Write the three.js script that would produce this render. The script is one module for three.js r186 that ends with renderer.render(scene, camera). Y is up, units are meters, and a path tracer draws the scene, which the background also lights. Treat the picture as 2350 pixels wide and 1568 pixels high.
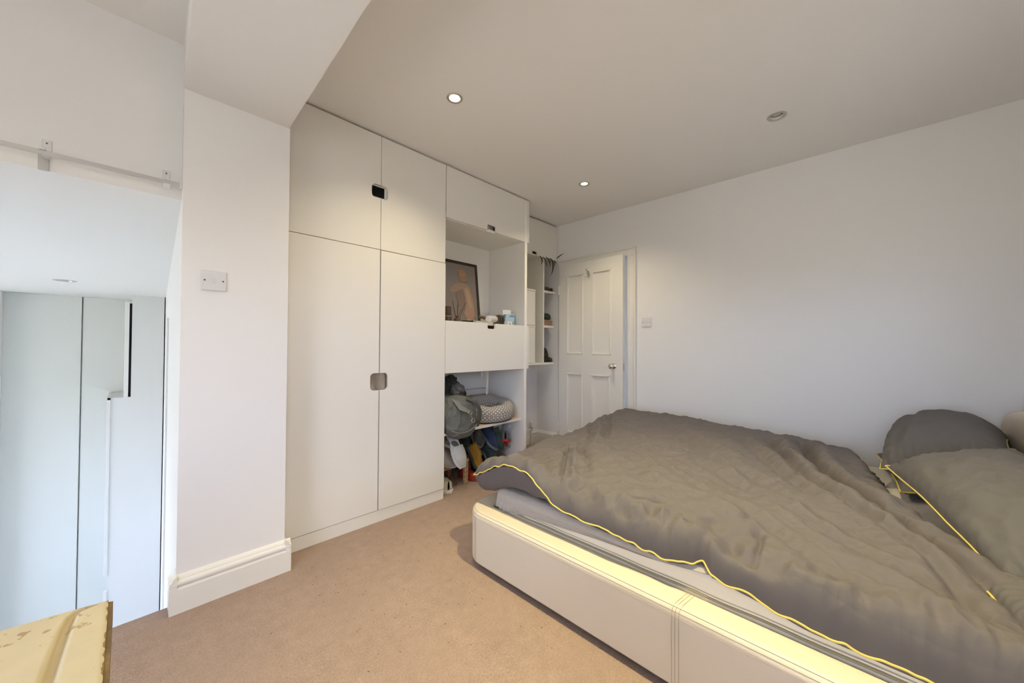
import * as THREE from 'three';
import { RoundedBoxGeometry } from 'three/addons/geometries/RoundedBoxGeometry.js';
import { mergeGeometries, mergeVertices, toCreasedNormals } from 'three/addons/utils/BufferGeometryUtils.js';
import { ImprovedNoise } from 'three/addons/math/ImprovedNoise.js';

// ------------------------------------------------------------------ camera, sky, exposure
const scene = new THREE.Scene();
const renderer = new THREE.WebGLRenderer({ antialias: true });
renderer.toneMapping = THREE.LinearToneMapping;
renderer.toneMappingExposure = 1.025;
renderer.shadowMap.enabled = true;
const FOCAL = 842, YAW = THREE.MathUtils.degToRad(43.68);
const camera = new THREE.PerspectiveCamera(2 * Math.atan(784 / FOCAL) * 180 / Math.PI, 2350 / 1568, 0.05, 60);
{
  const roll = Math.atan2(10, 1687), pitch = Math.atan2(11.2, FOCAL);
  const fw0 = new THREE.Vector3(Math.cos(YAW), 0, -Math.sin(YAW)), rt0 = new THREE.Vector3(Math.sin(YAW), 0, Math.cos(YAW)), up0 = new THREE.Vector3(0, 1, 0);
  const fw = fw0.clone().multiplyScalar(Math.cos(pitch)).addScaledVector(up0, Math.sin(pitch));
  const up1 = up0.clone().multiplyScalar(Math.cos(pitch)).addScaledVector(fw0, -Math.sin(pitch));
  const rt = rt0.clone().multiplyScalar(Math.cos(roll)).addScaledVector(up1, Math.sin(roll));
  const up = up1.clone().multiplyScalar(Math.cos(roll)).addScaledVector(rt0, -Math.sin(roll));
  camera.position.set(0, 1.12, 0);
  camera.quaternion.setFromRotationMatrix(new THREE.Matrix4().makeBasis(rt, up, fw.negate()));
}
// an even, lightly overcast sky: the daylight that comes in through the windows
const SKY = 10.4;
{
  const W = 64, H = 32, d = new Float32Array(W * H * 4);
  for (let j = 0; j < H; j++) for (let i = 0; i < W; i++) {
    const e = ((j + 0.5) / H - 0.5) * Math.PI, k = (j * W + i) * 4;
    const up = Math.max(0, Math.sin(e)), low = e < 0;
    const c = low ? [0.52, 0.51, 0.47] : [0.92 - 0.12 * up, 1.05 - 0.06 * up, 1.37];
    for (let q = 0; q < 3; q++) d[k + q] = c[q];
    d[k + 3] = 1;
  }
  const t = new THREE.DataTexture(d, W, H, THREE.RGBAFormat, THREE.FloatType);
  t.mapping = THREE.EquirectangularReflectionMapping; t.magFilter = THREE.LinearFilter; t.needsUpdate = true;
  scene.background = t; scene.backgroundIntensity = SKY;
}
// lamp settings (the lamps themselves are built with their fittings)
const LAMP_COLOR = new THREE.Color(1.0, 0.86, 0.58);
const LAMP_WARM = 3.4;      // lit ceiling downlights
const LAMP_BED = 20.0;      // the downlight straight above the side rail of the bed

// ------------------------------------------------------------------ helpers
let seed = 12345;
const rnd = () => { seed = (seed * 1664525 + 1013904223) >>> 0; return seed / 4294967296; };
const rr = (a, b) => a + (b - a) * rnd();
const perlin = new ImprovedNoise();
const nz = (x, y, z = 0) => perlin.noise(x + 31.7, y + 17.3, z + 9.1);
const fbm = (x, y, z = 0, o = 4) => { let s = 0, a = 0.5, f = 1; for (let i = 0; i < o; i++) { s += a * nz(x * f, y * f, z * f + i * 3.3); a *= 0.5; f *= 2.03; } return s; };
const lerp = THREE.MathUtils.lerp, clamp = THREE.MathUtils.clamp, smooth = THREE.MathUtils.smoothstep;
const V = (x, y, z) => new THREE.Vector3(x, y, z);
const usedNames = new Map();
function numbered(n) { const k = usedNames.get(n) ?? 0; usedNames.set(n, k + 1); return k ? `${n}_${String(k).padStart(3, '0')}` : n; }
function shade(m) { m.castShadow = true; m.receiveShadow = true; return m; }
function tag(o, label, category, group, kind) {
  if (label) o.userData.label = label;
  if (category) o.userData.category = category;
  if (group) o.userData.group = group;
  if (kind) o.userData.kind = kind;
  return o;
}
function thing(name, label, category, pos = [0, 0, 0], group) {
  const g = new THREE.Group(); g.name = numbered(name); g.position.set(...pos); scene.add(g);
  return tag(g, label, category, group);
}
function origin(o) { const v = V(0, 0, 0); while (o && o !== scene) { v.add(o.position); o = o.parent; } return v; }
// geometry given in room coordinates becomes a part of its thing
function part(parent, name, geom, mat, label) {
  const g = Array.isArray(geom) ? mergeGeometries(geom.map(plain)) : geom;
  const o = origin(parent); g.translate(-o.x, -o.y, -o.z);
  const m = shade(new THREE.Mesh(g, mat)); m.name = name; parent.add(m);
  if (label) m.userData.label = label;
  return m;
}
function local(parent, name, geom, mat, label) {
  const g = Array.isArray(geom) ? mergeGeometries(geom.map(plain)) : geom;
  const m = shade(new THREE.Mesh(g, mat)); m.name = name; parent.add(m);
  if (label) m.userData.label = label;
  return m;
}
function struct(name, geom, mat, label, parent = scene) {
  const g = Array.isArray(geom) ? mergeGeometries(geom.map(plain)) : geom;
  const m = shade(new THREE.Mesh(g, mat)); m.name = parent === scene ? numbered(name) : name; parent.add(m);
  if (parent === scene) m.userData.kind = 'structure';
  if (label) m.userData.label = label;
  return m;
}
function single(name, geom, mat, label, category, group) {
  const g = Array.isArray(geom) ? mergeGeometries(geom.map(plain)) : geom;
  g.computeBoundingBox(); const b = g.boundingBox, c = V((b.min.x + b.max.x) / 2, b.min.y, (b.min.z + b.max.z) / 2);
  g.translate(-c.x, -c.y, -c.z);
  const m = shade(new THREE.Mesh(g, mat)); m.name = numbered(name); m.position.copy(c); scene.add(m);
  return tag(m, label, category, group);
}
function plain(g) {
  g = g.index ? g.toNonIndexed() : g;
  const o = new THREE.BufferGeometry();
  o.setAttribute('position', g.attributes.position);
  if (!g.attributes.normal) g.computeVertexNormals();
  o.setAttribute('normal', g.attributes.normal);
  o.setAttribute('uv', g.attributes.uv ?? new THREE.BufferAttribute(new Float32Array(g.attributes.position.count * 2), 2));
  return o;
}
// uv in metres by the face's main direction
function uvm(g, s = 1) {
  g = plain(g); const p = g.attributes.position, n = g.attributes.normal, uv = g.attributes.uv;
  for (let i = 0; i < p.count; i++) {
    const ax = Math.abs(n.getX(i)), ay = Math.abs(n.getY(i)), az = Math.abs(n.getZ(i));
    if (ay >= ax && ay >= az) uv.setXY(i, p.getX(i) * s, p.getZ(i) * s);
    else if (ax >= az) uv.setXY(i, p.getZ(i) * s, p.getY(i) * s);
    else uv.setXY(i, p.getX(i) * s, p.getY(i) * s);
  }
  return g;
}
const slab = (x0, x1, y0, y1, z0, z1) => uvm(new THREE.BoxGeometry(x1 - x0, y1 - y0, z1 - z0).translate((x0 + x1) / 2, (y0 + y1) / 2, (z0 + z1) / 2));
const board = (x0, x1, y0, y1, z0, z1, r = 0.0015) => uvm(new RoundedBoxGeometry(x1 - x0, y1 - y0, z1 - z0, 2, Math.min(r, (x1 - x0) / 2.01, (y1 - y0) / 2.01, (z1 - z0) / 2.01)).translate((x0 + x1) / 2, (y0 + y1) / 2, (z0 + z1) / 2));
function shape(pts, holes = []) { const s = new THREE.Shape(pts.map(([x, y]) => new THREE.Vector2(x, y))); for (const h of holes) s.holes.push(h instanceof THREE.Path ? h : new THREE.Path(h.map(([x, y]) => new THREE.Vector2(x, y)))); return s; }
// a plan outline in (x, z) raised from y0 to y1
function prism(pts, y0, y1) {
  const g = new THREE.ExtrudeGeometry(shape(pts.map(([x, z]) => [x, -z])), { depth: y1 - y0, bevelEnabled: false });
  return uvm(g.rotateX(-Math.PI / 2).translate(0, y0, 0));
}
// an outline in (x, y) whose front face lies at z1
function panel(sh, z0, z1, bevel = 0.0012) {
  const b = Math.min(bevel, (z1 - z0) / 3);
  const g = new THREE.ExtrudeGeometry(sh, { depth: z1 - z0 - 2 * b, bevelEnabled: b > 0, bevelThickness: b, bevelSize: b, bevelOffset: -b, bevelSegments: 2, curveSegments: 10 });
  return uvm(g.translate(0, 0, z0 + b));
}
const tube = (pts, r, seg = 40, rad = 8, closed = false) => new THREE.TubeGeometry(new THREE.CatmullRomCurve3(pts.map((p) => Array.isArray(p) ? V(...p) : p), closed), seg, r, rad, closed);
const lathe = (pts, n = 32) => new THREE.LatheGeometry(pts.map(([r, y]) => new THREE.Vector2(r, y)), n);
function grid(nu, nv, f, flip = false) {   // f(u, v) -> [x, y, z, s?, t?]
  const p = new Float32Array((nu + 1) * (nv + 1) * 3), uv = new Float32Array((nu + 1) * (nv + 1) * 2), ix = [];
  for (let j = 0; j <= nv; j++) for (let i = 0; i <= nu; i++) {
    const k = j * (nu + 1) + i, q = f(i / nu, j / nv);
    p.set([q[0], q[1], q[2]], k * 3); uv.set([q[3] ?? i / nu, q[4] ?? j / nv], k * 2);
    if (i < nu && j < nv) { const a = k, b = k + 1, c = k + nu + 1, d = c + 1; if (flip) ix.push(a, b, c, b, d, c); else ix.push(a, c, b, b, c, d); }
  }
  const g = new THREE.BufferGeometry();
  g.setAttribute('position', new THREE.BufferAttribute(p, 3)); g.setAttribute('uv', new THREE.BufferAttribute(uv, 2)); g.setIndex(ix);
  g.computeVertexNormals(); return g;
}
// sweep a profile [(outwards, up)] along a straight run from a to b; out is the way it faces
function run(profile, a, b, out, bevel = 0) {
  let A = V(...a), B = V(...b); const O = V(...out).normalize(), U = V(0, 1, 0), W = O.clone().cross(U);
  if (B.clone().sub(A).dot(W) < 0) [A, B] = [B, A];
  const g = new THREE.ExtrudeGeometry(shape(profile), { depth: A.distanceTo(B), bevelEnabled: false });
  return uvm(g.applyMatrix4(new THREE.Matrix4().makeBasis(O, U, W).setPosition(A)));
}
// an outline in (z, y) given depth along x from x0 to x1
function sidePanel(sh, x0, x1, bevel = 0) {
  const g = new THREE.ExtrudeGeometry(sh, { depth: x1 - x0 - 2 * bevel, bevelEnabled: bevel > 0, bevelThickness: bevel, bevelSize: bevel, bevelOffset: -bevel, bevelSegments: 2, curveSegments: 10 });
  g.applyMatrix4(new THREE.Matrix4().makeBasis(V(0, 0, 1), V(0, 1, 0), V(1, 0, 0)).setPosition(x0 + bevel, 0, 0));
  for (const at of Object.values(g.attributes)) { const w = at.itemSize; for (let i = 0; i < at.count; i += 3) for (let c = 0; c < w; c++) { const t = at.array[(i + 1) * w + c]; at.array[(i + 1) * w + c] = at.array[(i + 2) * w + c]; at.array[(i + 2) * w + c] = t; } }
  return uvm(g);
}
// ------------------------------------------------------------------ procedural textures
function bake(n, f, srgb) {
  const d = new Uint8Array(n * n * 4);
  for (let j = 0; j < n; j++) for (let i = 0; i < n; i++) { const c = f(i / n, j / n, i, j), k = (j * n + i) * 4; d[k] = clamp(c[0], 0, 1) * 255; d[k + 1] = clamp(c[1], 0, 1) * 255; d[k + 2] = clamp(c[2], 0, 1) * 255; d[k + 3] = 255; }
  const t = new THREE.DataTexture(d, n, n); t.wrapS = t.wrapT = THREE.RepeatWrapping; t.magFilter = THREE.LinearFilter; t.minFilter = THREE.LinearFilter; if (srgb) t.colorSpace = THREE.SRGBColorSpace; t.needsUpdate = true; return t;
}
const wrapN = (u, v, f, s = 0) => { // tiling noise
  const a = nz(u * f, v * f, s), b = nz((u - 1) * f, v * f, s), c = nz(u * f, (v - 1) * f, s), e = nz((u - 1) * f, (v - 1) * f, s);
  return lerp(lerp(a, b, u), lerp(c, e, u), v);
};
const rep = (t, k) => { const c = t.clone(); c.repeat.set(k, k); c.needsUpdate = true; return c; };
const hash = (i, j) => { let h = (i * 374761393 + j * 668265263) | 0; h = Math.imul(h ^ (h >>> 13), 1274126177); return ((h ^ (h >>> 16)) >>> 0) / 4294967296; };
const T = {
  carpetC: bake(512, (u, v, i, j) => { const n = 0.93 + 0.05 * wrapN(u, v, 10) + 0.09 * wrapN(u, v, 60, 4) + 0.16 * (hash(i, j) - 0.5); return [0.71 * n, 0.612 * n, 0.55 * n]; }, true),
  carpetB: bake(512, (u, v, i, j) => { const n = 0.5 + 0.3 * wrapN(u, v, 60, 2) + 0.3 * wrapN(u, v, 120, 6) + 0.3 * (hash(i, j) - 0.5); return [n, n, n]; }),
  plasterB: bake(512, (u, v) => { const n = 0.5 + 0.35 * wrapN(u, v, 9) + 0.25 * wrapN(u, v, 40, 3); return [n, n, n]; }),
  weaveB: bake(256, (u, v, i, j) => { const a = Math.sin(u * Math.PI * 128), b = Math.sin(v * Math.PI * 128); const n = 0.5 + 0.22 * (a * (hash(j, 3) * 0.6 + 0.4) + b * (hash(i, 7) * 0.6 + 0.4)) + 0.1 * (hash(i, j) - 0.5); return [n, n, n]; }),
  clothB: bake(512, (u, v) => { const r = 1 - Math.abs(wrapN(u, v, 7) * 1.7), q = 1 - Math.abs(wrapN(v, u, 16, 5) * 1.7); const n = 0.35 * r * r + 0.25 * q * q + 0.2 + 0.15 * wrapN(u, v, 40, 2); return [n, n, n]; }),
  leatherB: bake(256, (u, v) => { const n = 0.5 + 0.3 * wrapN(u, v, 36) + 0.3 * wrapN(u, v, 70, 3); return [n, n, n]; }),
  dots: bake(256, (u, v) => { const U = u * 4, W = v * 4, a = Math.hypot(U % 1 - 0.5, W % 1 - 0.5), x = (U + 0.5) % 1 - 0.5, y = (W + 0.5) % 1 - 0.5, b = Math.hypot(x, y), s = 1 - smooth(Math.min(a, b), 0.13, 0.17); return [lerp(0.60, 0.95, s), lerp(0.575, 0.94, s), lerp(0.55, 0.92, s)]; }, true),
  mottle: bake(256, (u, v, i, j) => { const n = 0.8 + 0.35 * wrapN(u, v, 6) + 0.25 * wrapN(u, v, 24, 3) + 0.1 * (hash(i, j) - 0.5); return [n, n, n]; }, true),
  wood: bake(256, (u, v) => { const g = 0.5 + 0.5 * Math.sin((v * 9 + 1.4 * wrapN(u, v, 3)) * Math.PI * 2), k = 0.75 + 0.15 * g + 0.12 * wrapN(u, v, 40); return [0.72 * k + 0.08, 0.58 * k + 0.06, 0.42 * k + 0.04]; }, true),
};
// ------------------------------------------------------------------ materials
const mat = (name, color, o = {}) => { const m = new THREE.MeshPhysicalMaterial({ color, roughness: 0.6, ...o }); m.name = name; return m; };
const lin = (r, g, b) => new THREE.Color().setRGB(r, g, b);
const M = {
  wall: mat('white_wall_paint', lin(0.815, 0.80, 0.785), { roughness: 0.85, bumpMap: T.plasterB, bumpScale: 0.0006 }),
  ceiling: mat('ceiling_paint', lin(0.86, 0.835, 0.805), { roughness: 0.9, bumpMap: T.plasterB, bumpScale: 0.0004 }),
  cool: mat('pale_blue_grey_paint', lin(0.72, 0.74, 0.705), { roughness: 0.7 }),
  coolB: mat('pale_grey_paint', lin(0.75, 0.755, 0.74), { roughness: 0.7 }),
  voidWhite: mat('stair_white_paint', lin(0.82, 0.82, 0.80), { roughness: 0.85 }),
  gloss: mat('white_gloss_paint', lin(0.79, 0.765, 0.715), { roughness: 0.38 }),
  ward: mat('cream_lacquered_board', lin(0.80, 0.772, 0.715), { roughness: 0.42 }),
  wardIn: mat('cabinet_inside_board', lin(0.86, 0.835, 0.79), { roughness: 0.5 }),
  dark: mat('dark_gap', lin(0.012, 0.013, 0.012), { roughness: 0.8 }),
  carpet: mat('beige_carpet', 0xffffff, { roughness: 1, map: rep(T.carpetC, 2.2), bumpMap: rep(T.carpetB, 3.0), bumpScale: 0.006 }),
  chrome: mat('chrome', lin(0.78, 0.77, 0.74), { metalness: 1, roughness: 0.14 }),
  steel: mat('brushed_nickel', lin(0.55, 0.53, 0.49), { metalness: 1, roughness: 0.35 }),
  plastic: mat('white_plastic', lin(0.72, 0.71, 0.70), { roughness: 0.35 }),
  screw: mat('dull_screw', lin(0.14, 0.12, 0.08), { metalness: 0.8, roughness: 0.5 }),
  leather: mat('cream_leather', lin(0.68, 0.595, 0.47), { roughness: 0.42, bumpMap: rep(T.leatherB, 6), bumpScale: 0.0004 }),
  thread: mat('grey_thread', lin(0.42, 0.37, 0.28), { roughness: 0.8 }),
  plinth: mat('grey_bed_plinth', lin(0.16, 0.145, 0.12), { roughness: 0.9 }),
  mattress: mat('cream_mattress_cloth', lin(0.72, 0.665, 0.57), { roughness: 0.85, bumpMap: rep(T.weaveB, 8), bumpScale: 0.0003 }),
  sheet: mat('grey_fitted_sheet', lin(0.40, 0.365, 0.335), { roughness: 0.9, bumpMap: rep(T.clothB, 3), bumpScale: 0.004 }),
  whiteSheet: mat('crumpled_pale_sheet', lin(0.60, 0.555, 0.515), { roughness: 0.9, bumpMap: rep(T.clothB, 5), bumpScale: 0.006 }),
  duvet: mat('charcoal_cotton', lin(0.112, 0.098, 0.098), { roughness: 0.8, sheen: 0.15, sheenRoughness: 0.5, sheenColor: lin(0.5, 0.47, 0.42), bumpMap: rep(T.clothB, 1.8), bumpScale: 0.006 }),
  pillow: mat('charcoal_pillow_cotton', lin(0.110, 0.102, 0.100), { roughness: 0.85, sheen: 0.2, sheenRoughness: 0.5, sheenColor: lin(0.4, 0.4, 0.37), bumpMap: rep(T.clothB, 2.2), bumpScale: 0.003 }),
  piping: mat('yellow_piping', lin(0.62, 0.50, 0.13), { roughness: 0.8 }),
  track: mat('white_curtain_track', lin(0.52, 0.51, 0.49), { roughness: 0.35 }),
  glass: mat('window_glass', 0xffffff, { transmission: 1, roughness: 0.0, thickness: 0, ior: 1.5 }),
  frameBrown: mat('dark_brown_frame', lin(0.035, 0.025, 0.018), { roughness: 0.5 }),
  woodTop: mat('worn_bench_wood', 0xffffff, { map: rep(T.wood, 3), roughness: 0.7 }),
  tan: mat('pale_wood_shelf', lin(0.66, 0.50, 0.33), { roughness: 0.6 }),
};
const cloth = (name, r, g, b, o = {}) => mat(name, lin(r, g, b), { roughness: 0.85, map: null, bumpMap: rep(T.clothB, 4), bumpScale: 0.006, ...o });

// ------------------------------------------------------------------ the room shell
const CEIL = 2.475, RW = 3.33, BACK = -2.77, FRONT = 0.78, LW = -1.7;
const LAMPS = [[1.215, -1.604], [2.602, -1.665], [2.6, -0.355], [-0.55, -1.25], [1.205, -0.33]];
{
  // floor: carpet that stops at the edge of the stair void
  struct('floor', prism([[LW, FRONT], [RW + 0.1, FRONT], [RW + 0.1, BACK - 0.05], [0.26, BACK - 0.05], [0.26, -2.2], [0.165, -2.2], [0.165, -2.145], [LW, -2.145]], -0.25, 0), M.carpet);
  const sh = shape([[LW, -FRONT], [RW + 0.1, -FRONT], [RW + 0.1, -BACK + 0.05], [LW, -BACK + 0.05]]);
  for (const [x, z] of LAMPS) { const h = new THREE.Path(); h.absarc(x, -z, 0.033, 0, Math.PI * 2, true); sh.holes.push(h); }
  const cg = new THREE.ExtrudeGeometry(sh, { depth: 0.14, bevelEnabled: false, curveSegments: 24 }).rotateX(-Math.PI / 2).translate(0, CEIL, 0);
  struct('ceiling', uvm(cg), M.ceiling);
  // wall with the door: opening z -2.425 .. -1.62
  const dw = shape([[FRONT + 0.1, 0], [FRONT + 0.1, CEIL], [BACK - 0.05, CEIL], [BACK - 0.05, 0], [-2.432, 0], [-2.432, 2.022], [-1.618, 2.022], [-1.618, 0]]);
  struct('wall_right', sidePanel(dw, RW, RW + 0.12), M.wall);
  struct('wall_back', slab(0.45, RW + 0.05, 0, CEIL, BACK - 0.1, BACK), M.wall);
  struct('wall_left', sidePanel(shape([[-2.325, 0], [FRONT + 0.1, 0], [FRONT + 0.1, CEIL], [-2.325, CEIL]], [[[-0.95, 0.60], [-0.95, 1.80], [0.45, 1.80], [0.45, 0.60]]]), LW - 0.2, LW), M.wall);
  { const w = new THREE.Group(); w.name = 'window_4'; w.userData.kind = 'structure'; scene.add(w); const a = LW - 0.16, b = LW - 0.11;
    struct('window_frame', [board(a, b, 0.60, 0.65, -0.95, 0.45), board(a, b, 1.75, 1.80, -0.95, 0.45), board(a, b, 0.60, 1.80, -0.95, -0.90), board(a, b, 0.60, 1.80, 0.40, 0.45), board(a, b, 0.60, 1.80, -0.275, -0.225)], M.gloss, null, w);
    for (const [s, e] of [[-0.90, -0.275], [-0.225, 0.40]]) struct('pane', slab(a + 0.02, a + 0.022, 0.65, 1.75, s, e), M.glass, null, w); }
  // wall behind the camera with two windows
  const win = [[-0.75, -0.2, 0.72, 1.72], [1.55, 2.45, 1.22, 1.72]];
  const fw = shape([[LW, 0], [RW + 0.1, 0], [RW + 0.1, CEIL], [LW, CEIL]], win.map(([a, b, c, e]) => [[a, c], [a, e], [b, e], [b, c]]));
  struct('wall_front', uvm(new THREE.ExtrudeGeometry(fw, { depth: 0.22, bevelEnabled: false }).translate(0, 0, FRONT)), M.wall);
  win.forEach(([a, b, c, e], i) => {
    const w = new THREE.Group(); w.name = `window_${i + 1}`; w.userData.kind = 'structure'; scene.add(w);
    const z0 = FRONT + 0.12, z1 = FRONT + 0.17, f = 0.045, m = (c + e) / 2;
    struct('window_frame', [board(a, b, c, c + f, z0, z1), board(a, b, e - f, e, z0, z1), board(a, a + f, c, e, z0, z1), board(b - f, b, c, e, z0, z1), board(a, b, m - 0.02, m + 0.02, z0, z1)], M.gloss, null, w);
    struct('pane', slab(a + f, b - f, c + f, m - 0.02, z0 + 0.02, z0 + 0.022), M.glass, null, w);
    struct('pane', slab(a + f, b - f, m + 0.02, e - f, z0 + 0.02, z0 + 0.022), M.glass, null, w);
  });
}
// pillar and beam (the beam and the side of the stair void run a little out of square)
const VS = -0.0414, sideX = (z) => 0.153 + VS * (z + 2.085);
struct('pillar', prism([[0.153, -2.085], [0.552, -2.085], [0.552, -2.21], [0.158, -2.21]], 0, 2.212), M.wall);
struct('beam', prism([[0.158, -2.215], [0.552, -2.215], [0.452, FRONT], [0.02, FRONT]], 2.212, CEIL), M.wall);
struct('wall_void_side', prism([[sideX(-2.21), -2.21], [0.552, -2.21], [0.552, -2.3], [0.46, BACK - 0.1], [0.46, -7.95], [sideX(-7.95), -7.95]], -3.8, 2.212), M.voidWhite);
struct('wall_bulkhead', slab(-4.7, 0.158, 1.772, CEIL, -2.325, -2.215), M.wall);
{ // skirting of the pillar: front and both returns
  const prof = [[0, 0], [0.024, 0], [0.024, 0.098], [0.022, 0.104], [0.019, 0.106], [0.021, 0.110], [0.0245, 0.117], [0.0245, 0.124], [0.021, 0.131], [0.015, 0.135], [0.0145, 0.139], [0.010, 0.146], [0.003, 0.153], [0, 0.153]];
  struct('baseboard_pillar', [run(prof, [0.131, 0, -2.085], [0.576, 0, -2.085], [0, 0, 1]), run(prof, [0.552, 0, -2.2], [0.552, 0, -2.0612], [1, 0, 0]), run(prof, [0.155, 0, -2.145], [0.155, 0, -2.0612], [-1, 0, 0])], M.gloss);
  struct('baseboard_back', run(prof, [2.6, 0, BACK], [RW, 0, BACK], [0, 0, 1]), M.gloss);
  struct('baseboard_right', [run(prof, [RW, 0, BACK], [RW, 0, -2.46], [-1, 0, 0]), run(prof, [RW, 0, -1.55], [RW, 0, FRONT], [-1, 0, 0])], M.gloss);
}
// ------------------------------------------------------------------ the stair void beyond the edge of the floor
{
  const ZA = -7.79, ZC = -6.98;
  const csh = shape([[-4.7, 2.2152], [0.2, 2.2152], [0.2, 2.3], [0.6, 2.3], [0.6, 7.95], [-4.7, 7.95]]); const h = new THREE.Path(); h.absarc(-0.456, 5.93, 0.06, 0, Math.PI * 2, true); csh.holes.push(h);
  struct('ceiling_void', uvm(new THREE.ExtrudeGeometry(csh, { depth: 0.1, bevelEnabled: false, curveSegments: 24 }).rotateX(-Math.PI / 2).translate(0, 1.77, 0)), M.voidWhite);
  struct('floor_void', slab(-4.7, 0.6, -3.85, -3.75, -7.95, -2.0), mat('void_floor', lin(0.48, 0.46, 0.42)));
  struct('wall_void_near', slab(-1.3, 0.3, -3.8, -0.25, -2.145, -2.02), M.voidWhite);
  struct('wall_void_back', slab(-1.3, 0.6, -3.8, 1.8, -7.95, ZA - 0.04), M.cool);
  // the void widens to the left; daylight comes in through a window in its outer wall
  struct('wall_void_pier', slab(-4.5, -1.085, -3.8, 1.8, -7.95, -7.62), M.voidWhite);
  struct('wall_void_end', slab(-4.5, -1.3, -3.8, 1.8, -2.145, -2.02), M.voidWhite);
  const o = shape([[-7.95, -3.8], [-2.02, -3.8], [-2.02, 1.8], [-7.95, 1.8]], [[[-7.2, -1.6], [-7.2, 0.7], [-3.2, 0.7], [-3.2, -1.6]]]);
  struct('wall_void_left', sidePanel(o, -4.7, -4.5), M.voidWhite);
  const w = new THREE.Group(); w.name = 'window_3'; w.userData.kind = 'structure'; scene.add(w);
  const bars = [board(-4.63, -4.58, -1.6, -1.54, -7.2, -3.2), board(-4.63, -4.58, 0.64, 0.7, -7.2, -3.2)];
  for (const z of [-7.17, -5.2, -3.23]) bars.push(board(-4.63, -4.58, -1.6, 0.7, z - 0.03, z + 0.03));
  struct('window_frame', bars, M.gloss, null, w);
  for (const [a, b] of [[-7.14, -5.23], [-5.17, -3.26]]) struct('pane', slab(-4.607, -4.603, -1.54, 0.64, a, b), M.glass, null, w);
  // the far panels
  struct('trim_1', board(-1.085, -0.443, -3.75, 1.77, ZA - 0.04, ZA + 0.01, 0.004), M.cool, 'wide pale blue panel');
  struct('trim_2', board(-0.432, 0.06, -3.75, 1.77, ZA - 0.04, ZA, 0.004), M.cool, 'narrow pale blue panel');
  struct('trim_3', slab(0.036, 0.345, -3.75, 1.77, ZA, ZC), M.coolB, 'pale grey pier reaching the ceiling');
  struct('trim_4', prism([[-0.142, ZC], [0.036, ZC], [0.036, ZA], [-0.142, ZA]], -3.75, 0.425), M.coolB, 'low pale grey boxing beside the pier');
  struct('trim_5', [board(-0.172, -0.142, -1.83, 0.432, ZC - 0.02, ZC + 0.012, 0.003), board(-0.172, -0.142, -3.75, -2.02, ZC - 0.02, ZC + 0.012, 0.003), board(-0.172, -0.142, 0.40, 0.432, ZA, ZC + 0.012, 0.003)], M.coolB, 'thin edging strip of the boxing');
  struct('trim_6', [board(-0.028, 0.012, 0.425, 1.675, ZC - 0.04, ZC + 0.012, 0.004)], M.voidWhite, 'thin upright white fin');
  struct('trim_7', slab(0.010, 0.0355, 0.43, 1.66, ZC - 0.09, ZC - 0.03), M.dark, 'black gap behind the fin');
  struct('trim_8', prism([[sideX(-4.5) - 0.012, -4.5], [sideX(-4.5) + 0.01, -4.5], [sideX(-4.85) + 0.01, -4.85], [sideX(-4.85) - 0.012, -4.85]], -1.9, 1.36), M.coolB, 'narrow grey upright strip on the side wall');
}
// ------------------------------------------------------------------ ceiling downlights
function downlight(x, y, z, r, label, on, opts = {}) {
  const t = thing('ceiling_downlight', label, 'downlight', [x, y, z], null);
  local(t, 'trim_ring', lathe([[r * 0.70, 0.012], [r * 0.72, -0.001], [r * 0.80, -0.0045], [r * 0.98, -0.004], [r * 1.02, 0.0], [r * 0.98, 0.001]], 40), M.steel);
  local(t, 'reflector', lathe([[r * 0.70, 0.012], [r * 0.68, 0.02], [r * 0.55, 0.045], [r * 0.2, 0.058], [0.001, 0.06]], 32), on ? M.chrome : M.chrome);
  const glow = on ? mat('lamp_glow', 0x000000, { emissive: new THREE.Color(1, 0.87, 0.62), emissiveIntensity: 9, roughness: 0.4 }) : mat('lamp_glass_dim', lin(0.55, 0.53, 0.5), { roughness: 0.25, metalness: 0.6 });
  local(t, 'bulb', lathe([[0.0005, 0.008], [r * 0.3, 0.007], [r * 0.52, 0.012], [r * 0.55, 0.02]], 28), glow);
  if (opts.light) {
    const s = new THREE.SpotLight(opts.color ? new THREE.Color(...opts.color) : LAMP_COLOR, opts.light, 0, opts.angle ?? 1.0, opts.penumbra ?? 0.9, 2);
    s.position.set(0, opts.drop ?? -0.006, 0); s.target.position.set(opts.aim?.[0] ?? 0, -2, opts.aim?.[1] ?? 0); s.castShadow = true; s.shadow.radius = opts.soft ?? 1.5; s.name = 'lamp_light';
    t.add(s); t.add(s.target);
  }
  return t;
}
downlight(LAMPS[0][0], CEIL, LAMPS[0][1], 0.043, 'glowing round downlight in the ceiling near the tall wardrobe doors', true, { light: LAMP_WARM, angle: 1.15, penumbra: 1 });
downlight(LAMPS[1][0], CEIL, LAMPS[1][1], 0.043, 'glowing round downlight in the ceiling near the door', true, { light: LAMP_WARM, angle: 1.15, penumbra: 1 });
downlight(LAMPS[2][0], CEIL, LAMPS[2][1], 0.047, 'unlit silver downlight in the ceiling over the bed', false);
downlight(LAMPS[3][0], CEIL, LAMPS[3][1], 0.043, 'glowing round downlight left of the beam, out of view', true, { light: LAMP_WARM * 0.8, angle: 1.15, penumbra: 1 });
downlight(LAMPS[4][0], CEIL, LAMPS[4][1], 0.043, 'glowing round downlight straight above the side rail of the bed, out of view', true, { light: LAMP_BED, color: [1, 0.86, 0.46], angle: 0.85, penumbra: 1, soft: 0.8 });
downlight(-0.456, 1.77, -5.93, 0.082, 'flat silver downlight in the low white ceiling beyond the bulkhead', false);

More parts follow.
